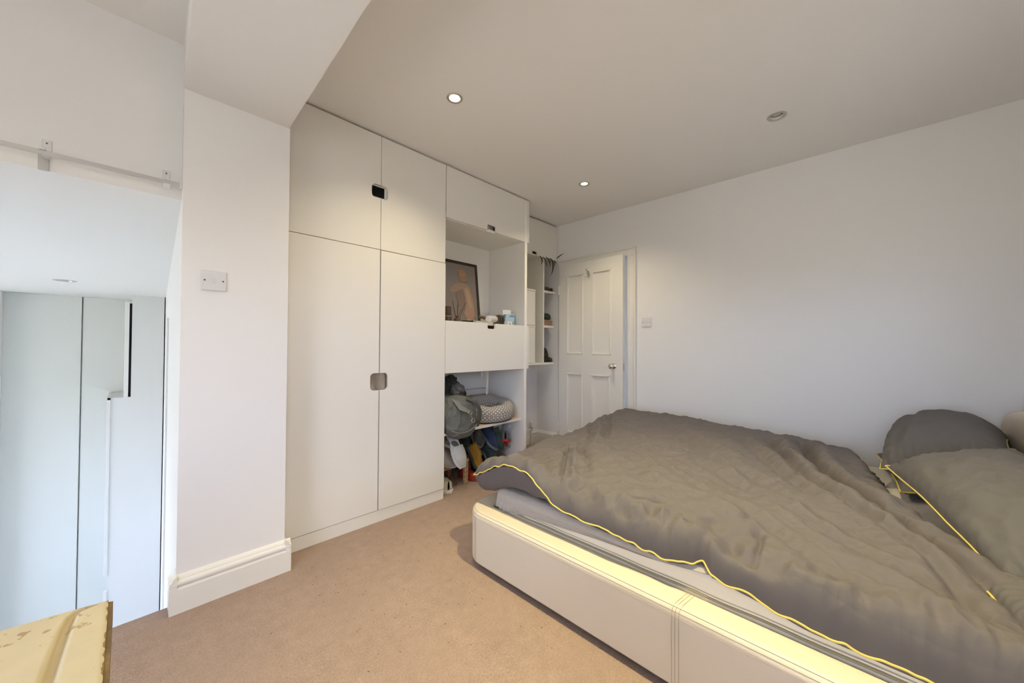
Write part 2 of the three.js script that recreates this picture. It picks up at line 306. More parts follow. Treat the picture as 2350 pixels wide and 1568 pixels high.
// ------------------------------------------------------------------ door
{
  const d = new THREE.Group(); d.name = 'door_1'; d.userData.kind = 'structure'; scene.add(d);
  const W = 0.772, H = 2.005, TH = 0.04;
  d.position.set(RW - 0.004, 0.004, -2.418); d.rotation.y = -THREE.MathUtils.degToRad(2.6);
  // local: the leaf runs along +z from the hinge; its room face is x = -TH .. 0
  const holes = [[0.106, 0.312, 1.04, 1.885], [0.43, 0.640, 1.04, 1.885], [0.106, 0.306, 0.2, 0.832], [0.415, 0.630, 0.2, 0.832]];
  const leaf = sidePanel(shape([[0, 0], [W, 0], [W, H], [0, H]], holes.map(([a, b, c, e]) => [[a, c], [a, e], [b, e], [b, c]])), -TH, 0, 0.0015);
  local(d, 'door_leaf', leaf, M.gloss);
  for (const [a, b, c, e] of holes) {
    local(d, 'door_panel', [slab(-TH + 0.012, -0.008, c - 0.004, e + 0.004, a - 0.004, b + 0.004)], M.gloss);
    const bd = (x0, x1, y0, y1) => board(-TH - 0.004, -TH + 0.014, y0, y1, x0, x1, 0.005);
    local(d, 'panel_moulding', [bd(a - 0.006, a + 0.014, c - 0.006, e + 0.006), bd(b - 0.014, b + 0.006, c - 0.006, e + 0.006), bd(a - 0.006, b + 0.006, c - 0.006, c + 0.014), bd(a - 0.006, b + 0.006, e - 0.014, e + 0.006)], M.gloss);
  }
  const kz = 0.675, ky = 0.93;
  const knob = lathe([[0.001, 0], [0.029, 0], [0.030, 0.004], [0.026, 0.008], [0.011, 0.012], [0.010, 0.028], [0.018, 0.034], [0.0255, 0.044], [0.0265, 0.053], [0.022, 0.062], [0.012, 0.066], [0.001, 0.067]], 32).rotateZ(Math.PI / 2).translate(-TH, ky, kz);
  local(d, 'door_knob', knob, M.chrome);
  local(d, 'latch_plate', board(-TH + 0.008, -0.01, ky - 0.045, ky + 0.03, W - 0.001, W + 0.002, 0.0008), M.steel);
  for (const y of [0.24, 1.74]) local(d, 'hinge', [new THREE.CylinderGeometry(0.006, 0.006, 0.1, 12).translate(-TH - 0.003, y, -0.006), board(-TH - 0.002, -TH + 0.001, y - 0.05, y + 0.05, 0.0, 0.012, 0.0008)], M.gloss);
  // frame: architrave and lining
  const f = struct('trim_9', frameGeoms(), M.gloss, 'moulded white door frame');
  function frameGeoms() {
    const prof = [[0, 0], [0.016, 0], [0.018, 0.004], [0.018, 0.010], [0.013, 0.014], [0.013, 0.052], [0.018, 0.056], [0.024, 0.062], [0.024, 0.074], [0, 0.074]];
    const arch = (a, b) => run(prof, a, b, [-1, 0, 0]);
    const vert = (z, s) => { // upright: the same profile turned to run along y
      const g = new THREE.ExtrudeGeometry(shape(prof), { depth: 2.075, bevelEnabled: false });
      g.applyMatrix4(new THREE.Matrix4().makeBasis(V(-1, 0, 0), V(0, 0, s), V(0, s, 0)).setPosition(RW, s > 0 ? 0 : 2.075, z)); return uvm(g);
    };
    return [arch([RW, 2.003, -2.45], [RW, 2.003, -1.551]), vert(-1.625, 1), slab(RW - 0.018, RW, 0, 2.06, -2.45, -2.421), slab(RW, RW + 0.12, 0, 2.022, -1.632, -1.616), slab(RW, RW + 0.12, 0, 2.022, -2.436, -2.423), slab(RW, RW + 0.12, 2.012, 2.03, -2.43, -1.62), board(RW + 0.002, RW + 0.02, 0, 2.01, -1.65, -1.63, 0.002), board(RW - 0.019, RW, 1.998, 2.077, -1.627, -1.551, 0.002), board(RW - 0.027, RW, 2.062, 2.079, -2.45, -1.549, 0.004), board(RW - 0.027, RW, 0, 2.079, -1.564, -1.548, 0.004), board(RW - 0.016, RW, 2.0, 2.012, -2.45, -1.62, 0.003), board(RW - 0.016, RW, 0, 2.012, -1.632, -1.620, 0.003)];
  }
  struct('wall_landing', [slab(RW + 0.9, RW + 0.95, 0, CEIL, -3, -0.9), slab(RW + 0.1, RW + 0.95, 0, CEIL, -3.05, -3), slab(RW + 0.1, RW + 0.95, 0, CEIL, -0.95, -0.9), slab(RW + 0.1, RW + 0.95, CEIL, CEIL + 0.05, -3, -0.9), slab(RW + 0.1, RW + 0.95, -0.05, 0, -3, -0.9)], M.wall);
}
{ // double coat hook on the door
  const t = thing('coat_hook', 'small chrome double coat hook near the top of the door', 'hook', [RW - 0.064, 1.87, -2.038]);
  local(t, 'backplate', new RoundedBoxGeometry(0.006, 0.06, 0.022, 3, 0.0028).translate(0.003, 0.0, 0), M.chrome);
  for (const s of [-1, 1]) local(t, 'prong', [tube([[0.0, -0.012, 0], [-0.014, -0.026, s * 0.012], [-0.028, -0.024, s * 0.03], [-0.034, -0.006, s * 0.036]], 0.0042, 20, 8), new THREE.SphereGeometry(0.0066, 14, 10).translate(-0.034, -0.003, s * 0.0365)], M.chrome);
  local(t, 'top_prong', [tube([[0, 0.012, 0], [-0.02, 0.022, 0], [-0.034, 0.040, 0]], 0.0042, 16, 8), new THREE.SphereGeometry(0.007, 14, 10).translate(-0.035, 0.043, 0)], M.chrome);
}
// ------------------------------------------------------------------ light switches
function lightSwitch(label, pos, turn, rockers, w = 0.088) {
  const t = thing('light_switch', label, 'light switch', pos); t.rotation.y = turn;
  local(t, 'plate', new RoundedBoxGeometry(w, 0.086, 0.009, 3, 0.003).translate(0, 0, 0.0045), M.plastic);
  for (const x of rockers) { const g = new RoundedBoxGeometry(0.0135, 0.021, 0.006, 2, 0.0012); g.rotateX(0.12); local(t, 'rocker', g.translate(x, 0, 0.0095), M.plastic); }
  for (const s of [-1, 1]) local(t, 'screw', new THREE.CylinderGeometry(0.0035, 0.0035, 0.002, 14).rotateX(Math.PI / 2).translate(s * 0.032, 0, 0.0092), M.screw);
}
lightSwitch('single white light switch on the front of the white pillar', [0.26, 1.403, -2.085], 0, [0]);
lightSwitch('double white light switch on the wall beside the door frame', [RW, 1.352, -1.449], -Math.PI / 2, [-0.009, 0.009]);

// ------------------------------------------------------------------ curtain track on the bulkhead
{
  const t = thing('curtain_track', 'thin white curtain track on brackets above the stair opening', 'curtain track', [-0.78, 1.8, -2.12]);
  part(t, 'rail', [board(-1.6, 0.147, 1.797, 1.812, -2.128, -2.112, 0.003)], M.track);
  part(t, 'end_cap', board(0.145, 0.152, 1.792, 1.814, -2.131, -2.109, 0.002), M.plastic);
  for (const [x, big] of [[-0.222, 1], [0.105, 0], [-1.1, 1]]) {
    const b = part(t, 'bracket', [board(x - 0.010, x + 0.014, 1.84, 1.885, -2.217, -2.211, 0.002), board(x - 0.006, x + 0.010, 1.812, 1.820, -2.215, -2.108, 0.002)], M.plastic);
    part(b, 'screw', new THREE.CylinderGeometry(0.0028, 0.0028, 0.003, 10).rotateX(Math.PI / 2).translate(x + 0.002, 1.872, -2.2105), M.screw);
    if (big) part(b, 'strap', board(x - 0.018, x + 0.008, 1.768, 1.835, -2.2165, -2.209, 0.002), M.track, 'grey metal strap');
    else part(b, 'cover', board(x - 0.012, x + 0.012, 1.788, 1.798, -2.15, -2.11, 0.004), M.plastic);
  }
}
// ------------------------------------------------------------------ the wardrobe run
// rounded notch in an outline's edge: returns points going along the edge from (x, a) to (x, b), bitten dx deep
function notch(x, a, b, dx, r = 0.024, n = 8) {
  const s = Math.sign(b - a), q = Math.sign(dx), p = [[x, a]];
  const arc = (cx, cy, t0, t1) => { for (let i = 0; i <= n; i++) { const t = lerp(t0, t1, i / n); p.push([cx + r * Math.cos(t), cy + r * Math.sin(t)]); } };
  // from the edge inwards, round the corner, along, round, back out
  const cx = x + dx - q * r, up = s > 0;
  const out = q > 0 ? 0 : Math.PI;
  if (up) { arc(cx, a + r, -Math.PI / 2, q > 0 ? 0 : -Math.PI); arc(cx, b - r, q > 0 ? 0 : Math.PI, Math.PI / 2); } else { arc(cx, a - r, Math.PI / 2, out); arc(cx, b + r, q > 0 ? 0 : -Math.PI, -Math.PI / 2); }
  p.push([x, b]); return p;
}
const notchH = (y, a, b, dy, r = 0.012) => notch(y, a, b, dy, r).map(([u, v]) => [v, u]);
const WF = -2.225, DT = 0.018;   // door fronts and thickness
{
  const t = thing('wardrobe', 'tall cream four-door wardrobe with square finger holes next to the pillar', 'wardrobe', [1.088, 0, -2.48]);
  const x0 = 0.562, xm = 1.1085, x1 = 1.614, zi = WF - DT - 0.002;
  part(t, 'carcass', [board(x0 - 0.004, x0 + 0.014, 0.07, 2.468, -2.75, zi), board(x1 - 0.02, x1 - 0.001, 0.0, 2.468, -2.75, zi), board(x0, x1 - 0.002, 2.448, 2.468, -2.75, zi), board(x0, x1 - 0.002, 0.07, 0.09, -2.75, zi), board(x0, x1 - 0.002, 1.722, 1.742, -2.75, zi - 0.04), slab(x0, x1 - 0.002, 0.07, 2.468, -2.765, -2.75)], M.ward);
  part(t, 'filler_strip', board(0.546, x0 + 0.004, 0, 2.468, -2.27, -2.246, 0.001), M.ward);
  part(t, 'plinth', board(x0 - 0.004, x1, 0, 0.0735, -2.6, WF - 0.003, 0.001), M.ward);
  const uy0 = 2.060, uy1 = 2.147, ly0 = 0.836, ly1 = 0.945;
  const D = (name, pts, zz = 0) => part(t, name, panel(shape(pts), WF - DT + zz, WF + zz), M.ward);
  D('door', [[x0, 1.735], [xm - 0.0015, 1.735], ...notch(xm - 0.0015, uy0, uy1, -0.060), [xm - 0.0015, 2.462], [x0, 2.462]]);
  D('door', [[xm + 0.0015, 2.462], ...notch(xm + 0.0015, uy1, uy0, 0.046), [xm + 0.0015, 1.735], [x1 - 0.0015, 1.733], [x1 - 0.0015, 2.462]]);
  D('door', [[x0, 0.077], [xm - 0.0025, 0.077], ...notch(xm - 0.0025, ly0, ly1, -0.056), [xm - 0.0025, 1.7315], [x0, 1.7315]]);
  D('door', [[xm + 0.003, 1.729], ...notch(xm + 0.003, ly1, ly0, 0.054), [xm + 0.003, 0.077], [x1 - 0.0015, 0.077], [x1 - 0.0015, 1.729]], 0.004);
  part(t, 'grip_lip', [board(1.044, 1.162, uy0 - 0.012, uy0 + 0.013, WF - DT - 0.007, WF - DT - 0.002, 0.001), board(1.142, 1.162, uy0 - 0.01, uy1 + 0.01, WF - DT - 0.007, WF - DT - 0.002, 0.001), board(1.044, 1.162, uy1 - 0.006, uy1 + 0.012, WF - DT - 0.007, WF - DT - 0.002, 0.001)], M.plastic);
  // clothes hanging behind the lower finger hole
  const gm = cloth('grey_brown_wool', 0.40, 0.33, 0.26);
  const g = grid(40, 40, (u, v) => { const x = lerp(0.88, 1.36, u), y = lerp(0.5, 1.6, v); return [x, y, -2.262 + 0.010 * Math.sin(u * 34 + 2 * v) + 0.004 * nz(u * 9, v * 4)]; }, true);
  const g2 = grid(20, 20, (u, v) => [lerp(0.88, 1.36, u), lerp(0.5, 1.6, v), -2.33 - 0.06 * Math.sin(u * Math.PI)]);
  single('hanging_garment', [g, g2], gm, 'grey brown garment seen through the lower finger hole of the tall wardrobe', 'garment');
}
{
  const t = thing('open_cabinet', 'cream cabinet with an open display niche, drop-front and open shoe space', 'cabinet', [2.08, 0, -2.48]);
  const x0 = 1.618, x1 = 2.553, sx0 = 2.490, sx1 = 2.522, zi = WF - DT - 0.002, zb = -2.70;
  part(t, 'side_panel', board(sx0, sx1, 0, 2.45, zb, -2.222, 0.002), M.wardIn);
  part(t, 'back_panel', slab(x0, sx0, 0.9, 2.46, zb - 0.015, zb), M.wardIn);
  part(t, 'top_panel', board(x0, x1 - 0.01, 2.445, 2.466, zb, zi), M.wardIn);
  part(t, 'niche_ceiling', board(x0, sx0, 2.072, 2.094, zb, zi), M.wardIn);
  part(t, 'upper_side_panel', board(sx1 + 0.006, x1, 2.076, 2.466, zb, zi), M.wardIn);
  part(t, 'niche_floor', board(x0, sx0, 1.272, 1.294, zb, -2.296), M.wardIn);
  part(t, 'drawer_bottom', board(x0, sx0, 0.922, 0.94, zb, zi), M.wardIn);
  part(t, 'flap_door', panel(shape([[x0, 2.076], ...notchH(2.076, 2.03, 2.128, 0.050), [x1, 2.076], [x1, 2.463], [x0, 2.463]]), WF - DT, WF), M.ward);
  part(t, 'drop_front', panel(shape([[x1, 1.309], ...notchH(1.309, 2.128, 2.040, -0.045), [x0, 1.309], [x0, 0.917], [x1, 0.917]]), WF - DT, WF), M.ward);
  part(t, 'notch_backing', [slab(x0, sx0, 1.20, 1.296, -2.296, -2.292)], M.dark);
  part(t, 'upper_backing', slab(2.0, 2.16, 2.094, 2.16, WF - DT - 0.06, WF - DT - 0.05), M.wardIn);
  part(t, 'shelf', [board(x0, sx0, 0.448, 0.466, -2.66, -2.262, 0.002)], M.tan, 'pale wood shelf');
  part(t, 'shelf_edge', board(x0, sx0, 0.447, 0.4665, -2.262, -2.256, 0.001), M.ward);
}
{
  const t = thing('corner_shelf_unit', 'narrow set-back cream shelf unit in the corner beside the door', 'shelf unit', [2.94, 0.93, -2.62]);
  const x0 = 2.56, x1 = RW - 0.004, zf = -2.48, zb = BACK + 0.002;
  part(t, 'overhead_door', panel(shape([[x0, 2.078], ...notchH(2.078, 2.896, 2.978, 0.042, 0.010), [x1, 2.078], [x1, 2.462], [x0, 2.462]]), zf - DT, zf), M.ward);
  part(t, 'top_panel', board(x0, x1, 2.085, 2.1, zb, zf - DT - 0.006), M.ward);
  part(t, 'notch_backing', slab(2.87, 3.0, 2.1, 2.135, zf - DT - 0.03, zf - DT - 0.02), M.dark);
  part(t, 'divider', board(3.082, 3.10, 0.95, 2.085, zb, zf - 0.002, 0.002), M.ward);
  part(t, 'back_panel', slab(x0, x1, 0.94, 2.09, zb - 0.001, zb + 0.006), mat('cream_back_panel', lin(0.72, 0.68, 0.54), { roughness: 0.6 }));
  part(t, 'shelf', board(3.10, 3.30, 1.705, 1.73, zb, zf - 0.002, 0.002), M.ward);
  part(t, 'shelf', board(3.10, 3.275, 1.325, 1.35, zb, zf - 0.002, 0.002), M.ward);
  part(t, 'base_shelf', board(x0, 3.275, 0.925, 0.948, zb, zf, 0.002), M.ward);
}
{
  const mk = (y0, y1, label) => { const t = thing('storage_box', label, 'box', [2.77, y0, -2.62]); part(t, 'body', board(2.57, 2.975, y0, y1 - 0.02, -2.74, -2.50, 0.006), M.gloss); part(t, 'lid', board(2.568, 2.978, y1 - 0.02, y1, -2.742, -2.497, 0.005), M.gloss); };
  mk(0.949, 1.342, 'lower of two plain white boxes on the set-back corner shelves');
  mk(1.344, 1.722, 'upper of two plain white boxes on the set-back corner shelves');
}
// ------------------------------------------------------------------ bed
function roundRect(x0, x1, z0, z1, r) { // plan outline as a THREE.Shape in (x, -z)
  const s = new THREE.Shape(), a = x0, b = x1, c = -z1, d = -z0;
  s.moveTo(a + r, c); s.lineTo(b - r, c); s.absarc(b - r, c + r, r, -Math.PI / 2, 0, false); s.lineTo(b, d - r); s.absarc(b - r, d - r, r, 0, Math.PI / 2, false);
  s.lineTo(a + r, d); s.absarc(a + r, d - r, r, Math.PI / 2, Math.PI, false); s.lineTo(a, c + r); s.absarc(a + r, c + r, r, Math.PI, Math.PI * 1.5, false); return s;
}
function plan(sh, y0, y1, b, seg = 5) {
  const g = new THREE.ExtrudeGeometry(sh, { depth: y1 - y0 - 2 * b, bevelEnabled: true, bevelThickness: b, bevelSize: b, bevelOffset: -b, bevelSegments: seg, curveSegments: 18 });
  return uvm(g.rotateX(-Math.PI / 2).translate(0, y0 + b, 0));
}
const BX = 1.225, BZ = -1.535, RAILY = 0.285, MTOP = 0.381;
{
  const t = thing('bed', 'low cream leather bed with stitched rounded side rail and arched headboard', 'bed', [2.2, 0, -0.5]);
  const prof = [[0.006, 0.028], [0.001, 0.032], [0, 0.04], [0, 0.12], [0, 0.2], [0, 0.254]]; for (let i = 1; i <= 8; i++) { const a = i / 8 * Math.PI / 2; prof.push([0.026 * (1 - Math.cos(a)), 0.254 + 0.029 * Math.sin(a)]); } prof.push([0.05, 0.2845], [0.075, 0.285], [0.098, 0.2845], [0.108, 0.28], [0.113, 0.27], [0.114, 0.14]);
  const ring = (x0, x1, z0, z1, r, s) => { // outline point and outward normal, s in 0..1 round the bed
    const w = x1 - x0 - 2 * r, d = z1 - z0 - 2 * r, q = r * Math.PI / 2, L = 2 * (w + d) + 4 * q; let k = s * L;
    const runs = [[d, x0, z1 - r, 0, -1, -1, 0], [q, x0 + r, z0 + r, Math.PI], [w, x0 + r, z0, 1, 0, 0, -1], [q, x1 - r, z0 + r, Math.PI * 1.5], [d, x1, z0 + r, 0, 1, 1, 0], [q, x1 - r, z1 - r, 0], [w, x1 - r, z1, -1, 0, 0, 1], [q, x0 + r, z1 - r, Math.PI / 2]];
    for (const e of runs) { if (k <= e[0] + 1e-9) { if (e.length === 7) return [e[1] + e[3] * k, e[2] + e[4] * k, e[5], e[6]]; const a = e[3] + k / r, c = Math.cos(a), n = Math.sin(a); return [e[1] + r * c, e[2] + r * n, c, n]; } k -= e[0]; }
    return [x0, z1 - r, -1, 0];
  };
  part(t, 'side_rail', grid(640, prof.length - 1, (u, v) => { const [x, z, nx, n2] = ring(BX, 3.225, BZ, 0.56, 0.15, u), [o, y] = prof[Math.round(v * (prof.length - 1))]; const b = y > 0.05 && y < 0.26 ? 0.0022 * nz(x * 3, y * 6, z * 3) : 0; return [x - nx * o + nx * b, y, z - n2 * o + n2 * b, u * 8, v * 0.5]; }), M.leather);
  part(t, 'plinth', plan(roundRect(BX + 0.035, 3.19, BZ + 0.035, 0.54, 0.13), 0, 0.04, 0.001, 1), M.plinth);
  part(t, 'slat_base', slab(1.33, 3.12, 0.09, 0.14, -1.43, 0.5), M.plinth);
  // stitching: rows round the top edge and pairs across the rail
  const path = (off, y) => { const p = [], r = 0.15 - off; p.push([BX + off, y, 0.5]); for (let z = 0.3; z > BZ + 0.16; z -= 0.15) p.push([BX + off, y, z]); for (let i = 0; i <= 10; i++) { const a = Math.PI + i / 10 * Math.PI / 2; p.push([BX + 0.15 + r * Math.cos(a), y, BZ + 0.15 + r * Math.sin(a)]); } for (let x = BX + 0.25; x < 3.0; x += 0.2) p.push([x, y, BZ + off]); return p; };
  for (const [off, y] of [[-0.0002, 0.250], [0.0030, 0.2690], [0.0120, 0.2795]]) part(t, 'stitch_row', tube(path(off, y), 0.0008, 260, 5), M.thread);
  const over = (z) => tube([[BX - 0.0004, 0.03, z], [BX - 0.0004, 0.15, z], [BX - 0.0004, 0.254, z], [BX + 0.0072, 0.2750, z + 0.001], [BX + 0.026, 0.2835, z + 0.004], [BX + 0.06, 0.2852, z + 0.010], [BX + 0.1, 0.2848, z + 0.016]], 0.0008, 60, 5);
  for (const dz of [-0.012, -0.002, 0.010]) part(t, 'cross_stitch', over(-0.438 + dz), M.thread);
  const ca = (a) => { const R = 0.15, cx = BX + R, cz = BZ + R, c = Math.cos(a), s = Math.sin(a); return tube([[0.0003, 0.03], [0.0003, 0.15], [0.0003, 0.254], [-0.0075, 0.2750]].map(([o, y]) => [cx + (R + o) * c, y, cz + (R + o) * s]), 0.0008, 40, 5); };
  part(t, 'cross_stitch', ca(Math.PI * 1.07), M.thread); part(t, 'cross_stitch', ca(Math.PI * 1.09), M.thread);
  const hb = new THREE.Shape(); hb.moveTo(1.22, 0.03); hb.lineTo(3.255, 0.03); hb.lineTo(3.255, 0.60); hb.bezierCurveTo(3.255, 0.75, 3.22, 0.80, 3.06, 0.815); hb.bezierCurveTo(2.7, 0.865, 2.4, 0.885, 2.2, 0.885); hb.bezierCurveTo(1.9, 0.885, 1.6, 0.865, 1.38, 0.815); hb.bezierCurveTo(1.25, 0.80, 1.22, 0.75, 1.22, 0.60);
  const hg = new THREE.ExtrudeGeometry(hb, { depth: 0.05, bevelEnabled: true, bevelThickness: 0.045, bevelSize: 0.05, bevelOffset: -0.05, bevelSegments: 8, curveSegments: 24 }).translate(0, 0, 0.575);
  part(t, 'headboard', uvm(hg), M.leather);
}
{
  const t = thing('mattress', 'cream mattress sunk in the leather bed frame', 'mattress', [2.2, 0.15, -0.45]);
  part(t, 'body', plan(roundRect(1.340, 3.11, -1.425, 0.515, 0.10), 0.142, MTOP, 0.03, 6), M.mattress);
  const r = []; for (let z = 0.5; z > -1.31; z -= 0.12) r.push([1.3395 - 0.001 * Math.sin(z * 40), 0.292 + 0.0015 * Math.sin(z * 23), z]); for (let i = 1; i <= 8; i++) { const a = Math.PI + i / 8 * Math.PI / 2; r.push([1.440 + 0.1 * Math.cos(a), 0.292, -1.325 + 0.1 * Math.sin(a)]); } r.push([1.8, 0.292, -1.425]); r.push([2.6, 0.292, -1.425]);
  part(t, 'piping', tube(r, 0.0045, 200, 8), mat('mattress_tape', lin(0.30, 0.26, 0.17), { roughness: 0.9 }));
  part(t, 'upper_seam', tube(r.map(([x, y, z]) => [x - 0.0005, y + 0.012, z]), 0.0016, 200, 6), M.thread);
}
{ // fitted sheet
  const t = thing('fitted_sheet', 'grey fitted sheet gathered at the mattress corner at the foot of the bed', 'sheet', [2.2, MTOP, -0.45]);
  const r = 0.10, x0 = 1.340, z0 = -1.425;
  const Lf = 1.2, La = r * Math.PI / 2, Ln = 1.75, L = Lf + La + Ln;
  const at = (s) => { // outline point and its outward normal
    if (s < Lf) return [x0 + r + (Lf - s), z0, 0, -1];
    if (s < Lf + La) { const a = Math.PI * 1.5 - (s - Lf) / r; return [x0 + r + r * Math.cos(a), z0 + r + r * Math.sin(a), Math.cos(a), Math.sin(a)]; }
    return [x0, z0 + r + (s - Lf - La), -1, 0];
  };
  const skirt = grid(420, 36, (u, v) => {
    const s = u * L, [x, z, nx, nz2] = at(s), dc = s - (Lf + La * 0.5);
    const zz = s - Lf - La; // metres along the near side
    let hem = 0.287 + 0.02 * smooth(zz, 0.0, 0.22) + 0.034 * smooth(zz, 0.1, 0.75) + 0.03 * smooth(zz, 0.7, 1.0) + 0.015 * smooth(-dc, 0.05, 0.25);
    hem = Math.min(hem, MTOP + 0.0);
    const g = Math.exp(-(((dc - 0.09) / 0.13) ** 2)), rip = (0.007 * Math.sin(s * 170 + 6 * nz(s * 5, 2)) + 0.005 * Math.sin(s * 91 + 2)) * g * (1 - smooth(v, 0.1, 0.75)) + 0.003 * nz(s * 9, v * 3);
    let o = 0.005 + rip + 0.008 * g * (1 - v), y;
    const R = 0.034, k1 = 0.5, k2 = 0.68;
    if (v < k1) y = lerp(hem, Math.max(hem, MTOP - R), v / k1);
    else if (v < k2) { const a = (v - k1) / (k2 - k1) * Math.PI / 2; y = Math.max(hem, MTOP - R + R * Math.sin(a)); o -= R * (1 - Math.cos(a)); y += 0.005 * Math.sin(a); }
    else { y = MTOP + 0.005 + 0.004 * nz(s * 7, v * 4); o -= R + (v - k2) / (1 - k2) * 0.07; }
    return [x + nx * o, y, z + nz2 * o, s, v * 0.5];
  }, true);
  part(t, 'skirt', skirt, M.sheet);
  part(t, 'top', grid(150, 170, (u, v) => {
    const x = lerp(x0 + 0.09, 3.09, u), z = lerp(z0 + 0.09, 0.5, v), h = smooth(z, -0.25, 0.02);
    const w = 1 - Math.abs(nz(x * 5 + z * 2, z * 7 - x * 3)) * 2;
    return [x, MTOP + 0.006 + h * (0.012 * w + 0.02 * nz(x * 4, z * 5) + 0.014), z, x, z];
  }), M.whiteSheet, 'pale crumpled top of the sheet at the head end');
}
// the duvet: a puffed sheet with folds that run across it
const poly = (pts, x) => { if (x <= pts[0][0]) return pts[0].slice(1); for (let i = 1; i < pts.length; i++) if (x <= pts[i][0]) { const a = pts[i - 1], b = pts[i], k = (x - a[0]) / (b[0] - a[0]), s = k * k * (3 - 2 * k); return a.slice(1).map((q, j) => lerp(q, b[j + 1], j === 2 ? k : s * 0.5 + k * 0.5)); } return pts.at(-1).slice(1); };
const HEM = [[-1.56, 1.335, 0.4], [-1.5, 1.305, 0.425], [-1.42, 1.3, 0.466], [-1.345, 1.3, 0.504], [-1.28, 1.3, 0.526], [-1.205, 1.3, 0.532], [-1.165, 1.3, 0.528], [-1.11, 1.3, 0.504], [-1.07, 1.3, 0.478], [-1.03, 1.302, 0.446], [-0.995, 1.304, 0.418], [-0.93, 1.306, 0.402], [-0.86, 1.308, 0.396], [-0.72, 1.306, 0.392], [-0.567, 1.321, 0.37], [-0.488, 1.317, 0.368], [-0.425, 1.339, 0.376], [-0.397, 1.355, 0.389], [-0.362, 1.331, 0.366], [-0.273, 1.329, 0.356], [-0.109, 1.327, 0.326], [0.095, 1.327, 0.322], [0.63, 1.318, 0.32]];
const HEAD = [[1.26, 0.588], [1.522, 0.441], [1.732, 0.326], [1.848, 0.263], [1.943, 0.215], [2.1, 0.155], [2.268, 0.095], [2.415, 0.065], [2.583, 0.045], [2.825, 0.007], [2.993, -0.021], [3.15, -0.032]];
const TOPX = [1.312, 1.68, 2.1, 2.52, 2.835, 3.098];
const TOP = [[-1.554, [0.474, 0.506, 0.516, 0.558, 0.6, 0.558]], [-1.155, [0.495, 0.521, 0.537, 0.569, 0.587, 0.563]], [-0.735, [0.479, 0.516, 0.532, 0.558, 0.569, 0.542]], [-0.315, [0.443, 0.495, 0.521, 0.537, 0.542, 0.516]], [0.0, [0.416, 0.485, 0.506, 0.511, 0.521, 0.5]], [0.315, [0.401, 0.474, 0.49, 0.49, 0.49, 0.469]], [0.63, [0.385, 0.458, 0.469, 0.469, 0.469, 0.469]]];
function topAt(x, z) {
  const row = (r) => { for (let i = 1; i < TOPX.length; i++) if (x <= TOPX[i]) return lerp(r[i - 1], r[i], clamp((x - TOPX[i - 1]) / (TOPX[i] - TOPX[i - 1]), 0, 1)); return r.at(-1); };
  for (let i = 1; i < TOP.length; i++) if (z <= TOP[i][0]) { const k = clamp((z - TOP[i - 1][0]) / (TOP[i][0] - TOP[i - 1][0]), 0, 1); return lerp(row(TOP[i - 1][1]), row(TOP[i][1]), k); }
  return row(TOP.at(-1)[1]);
}
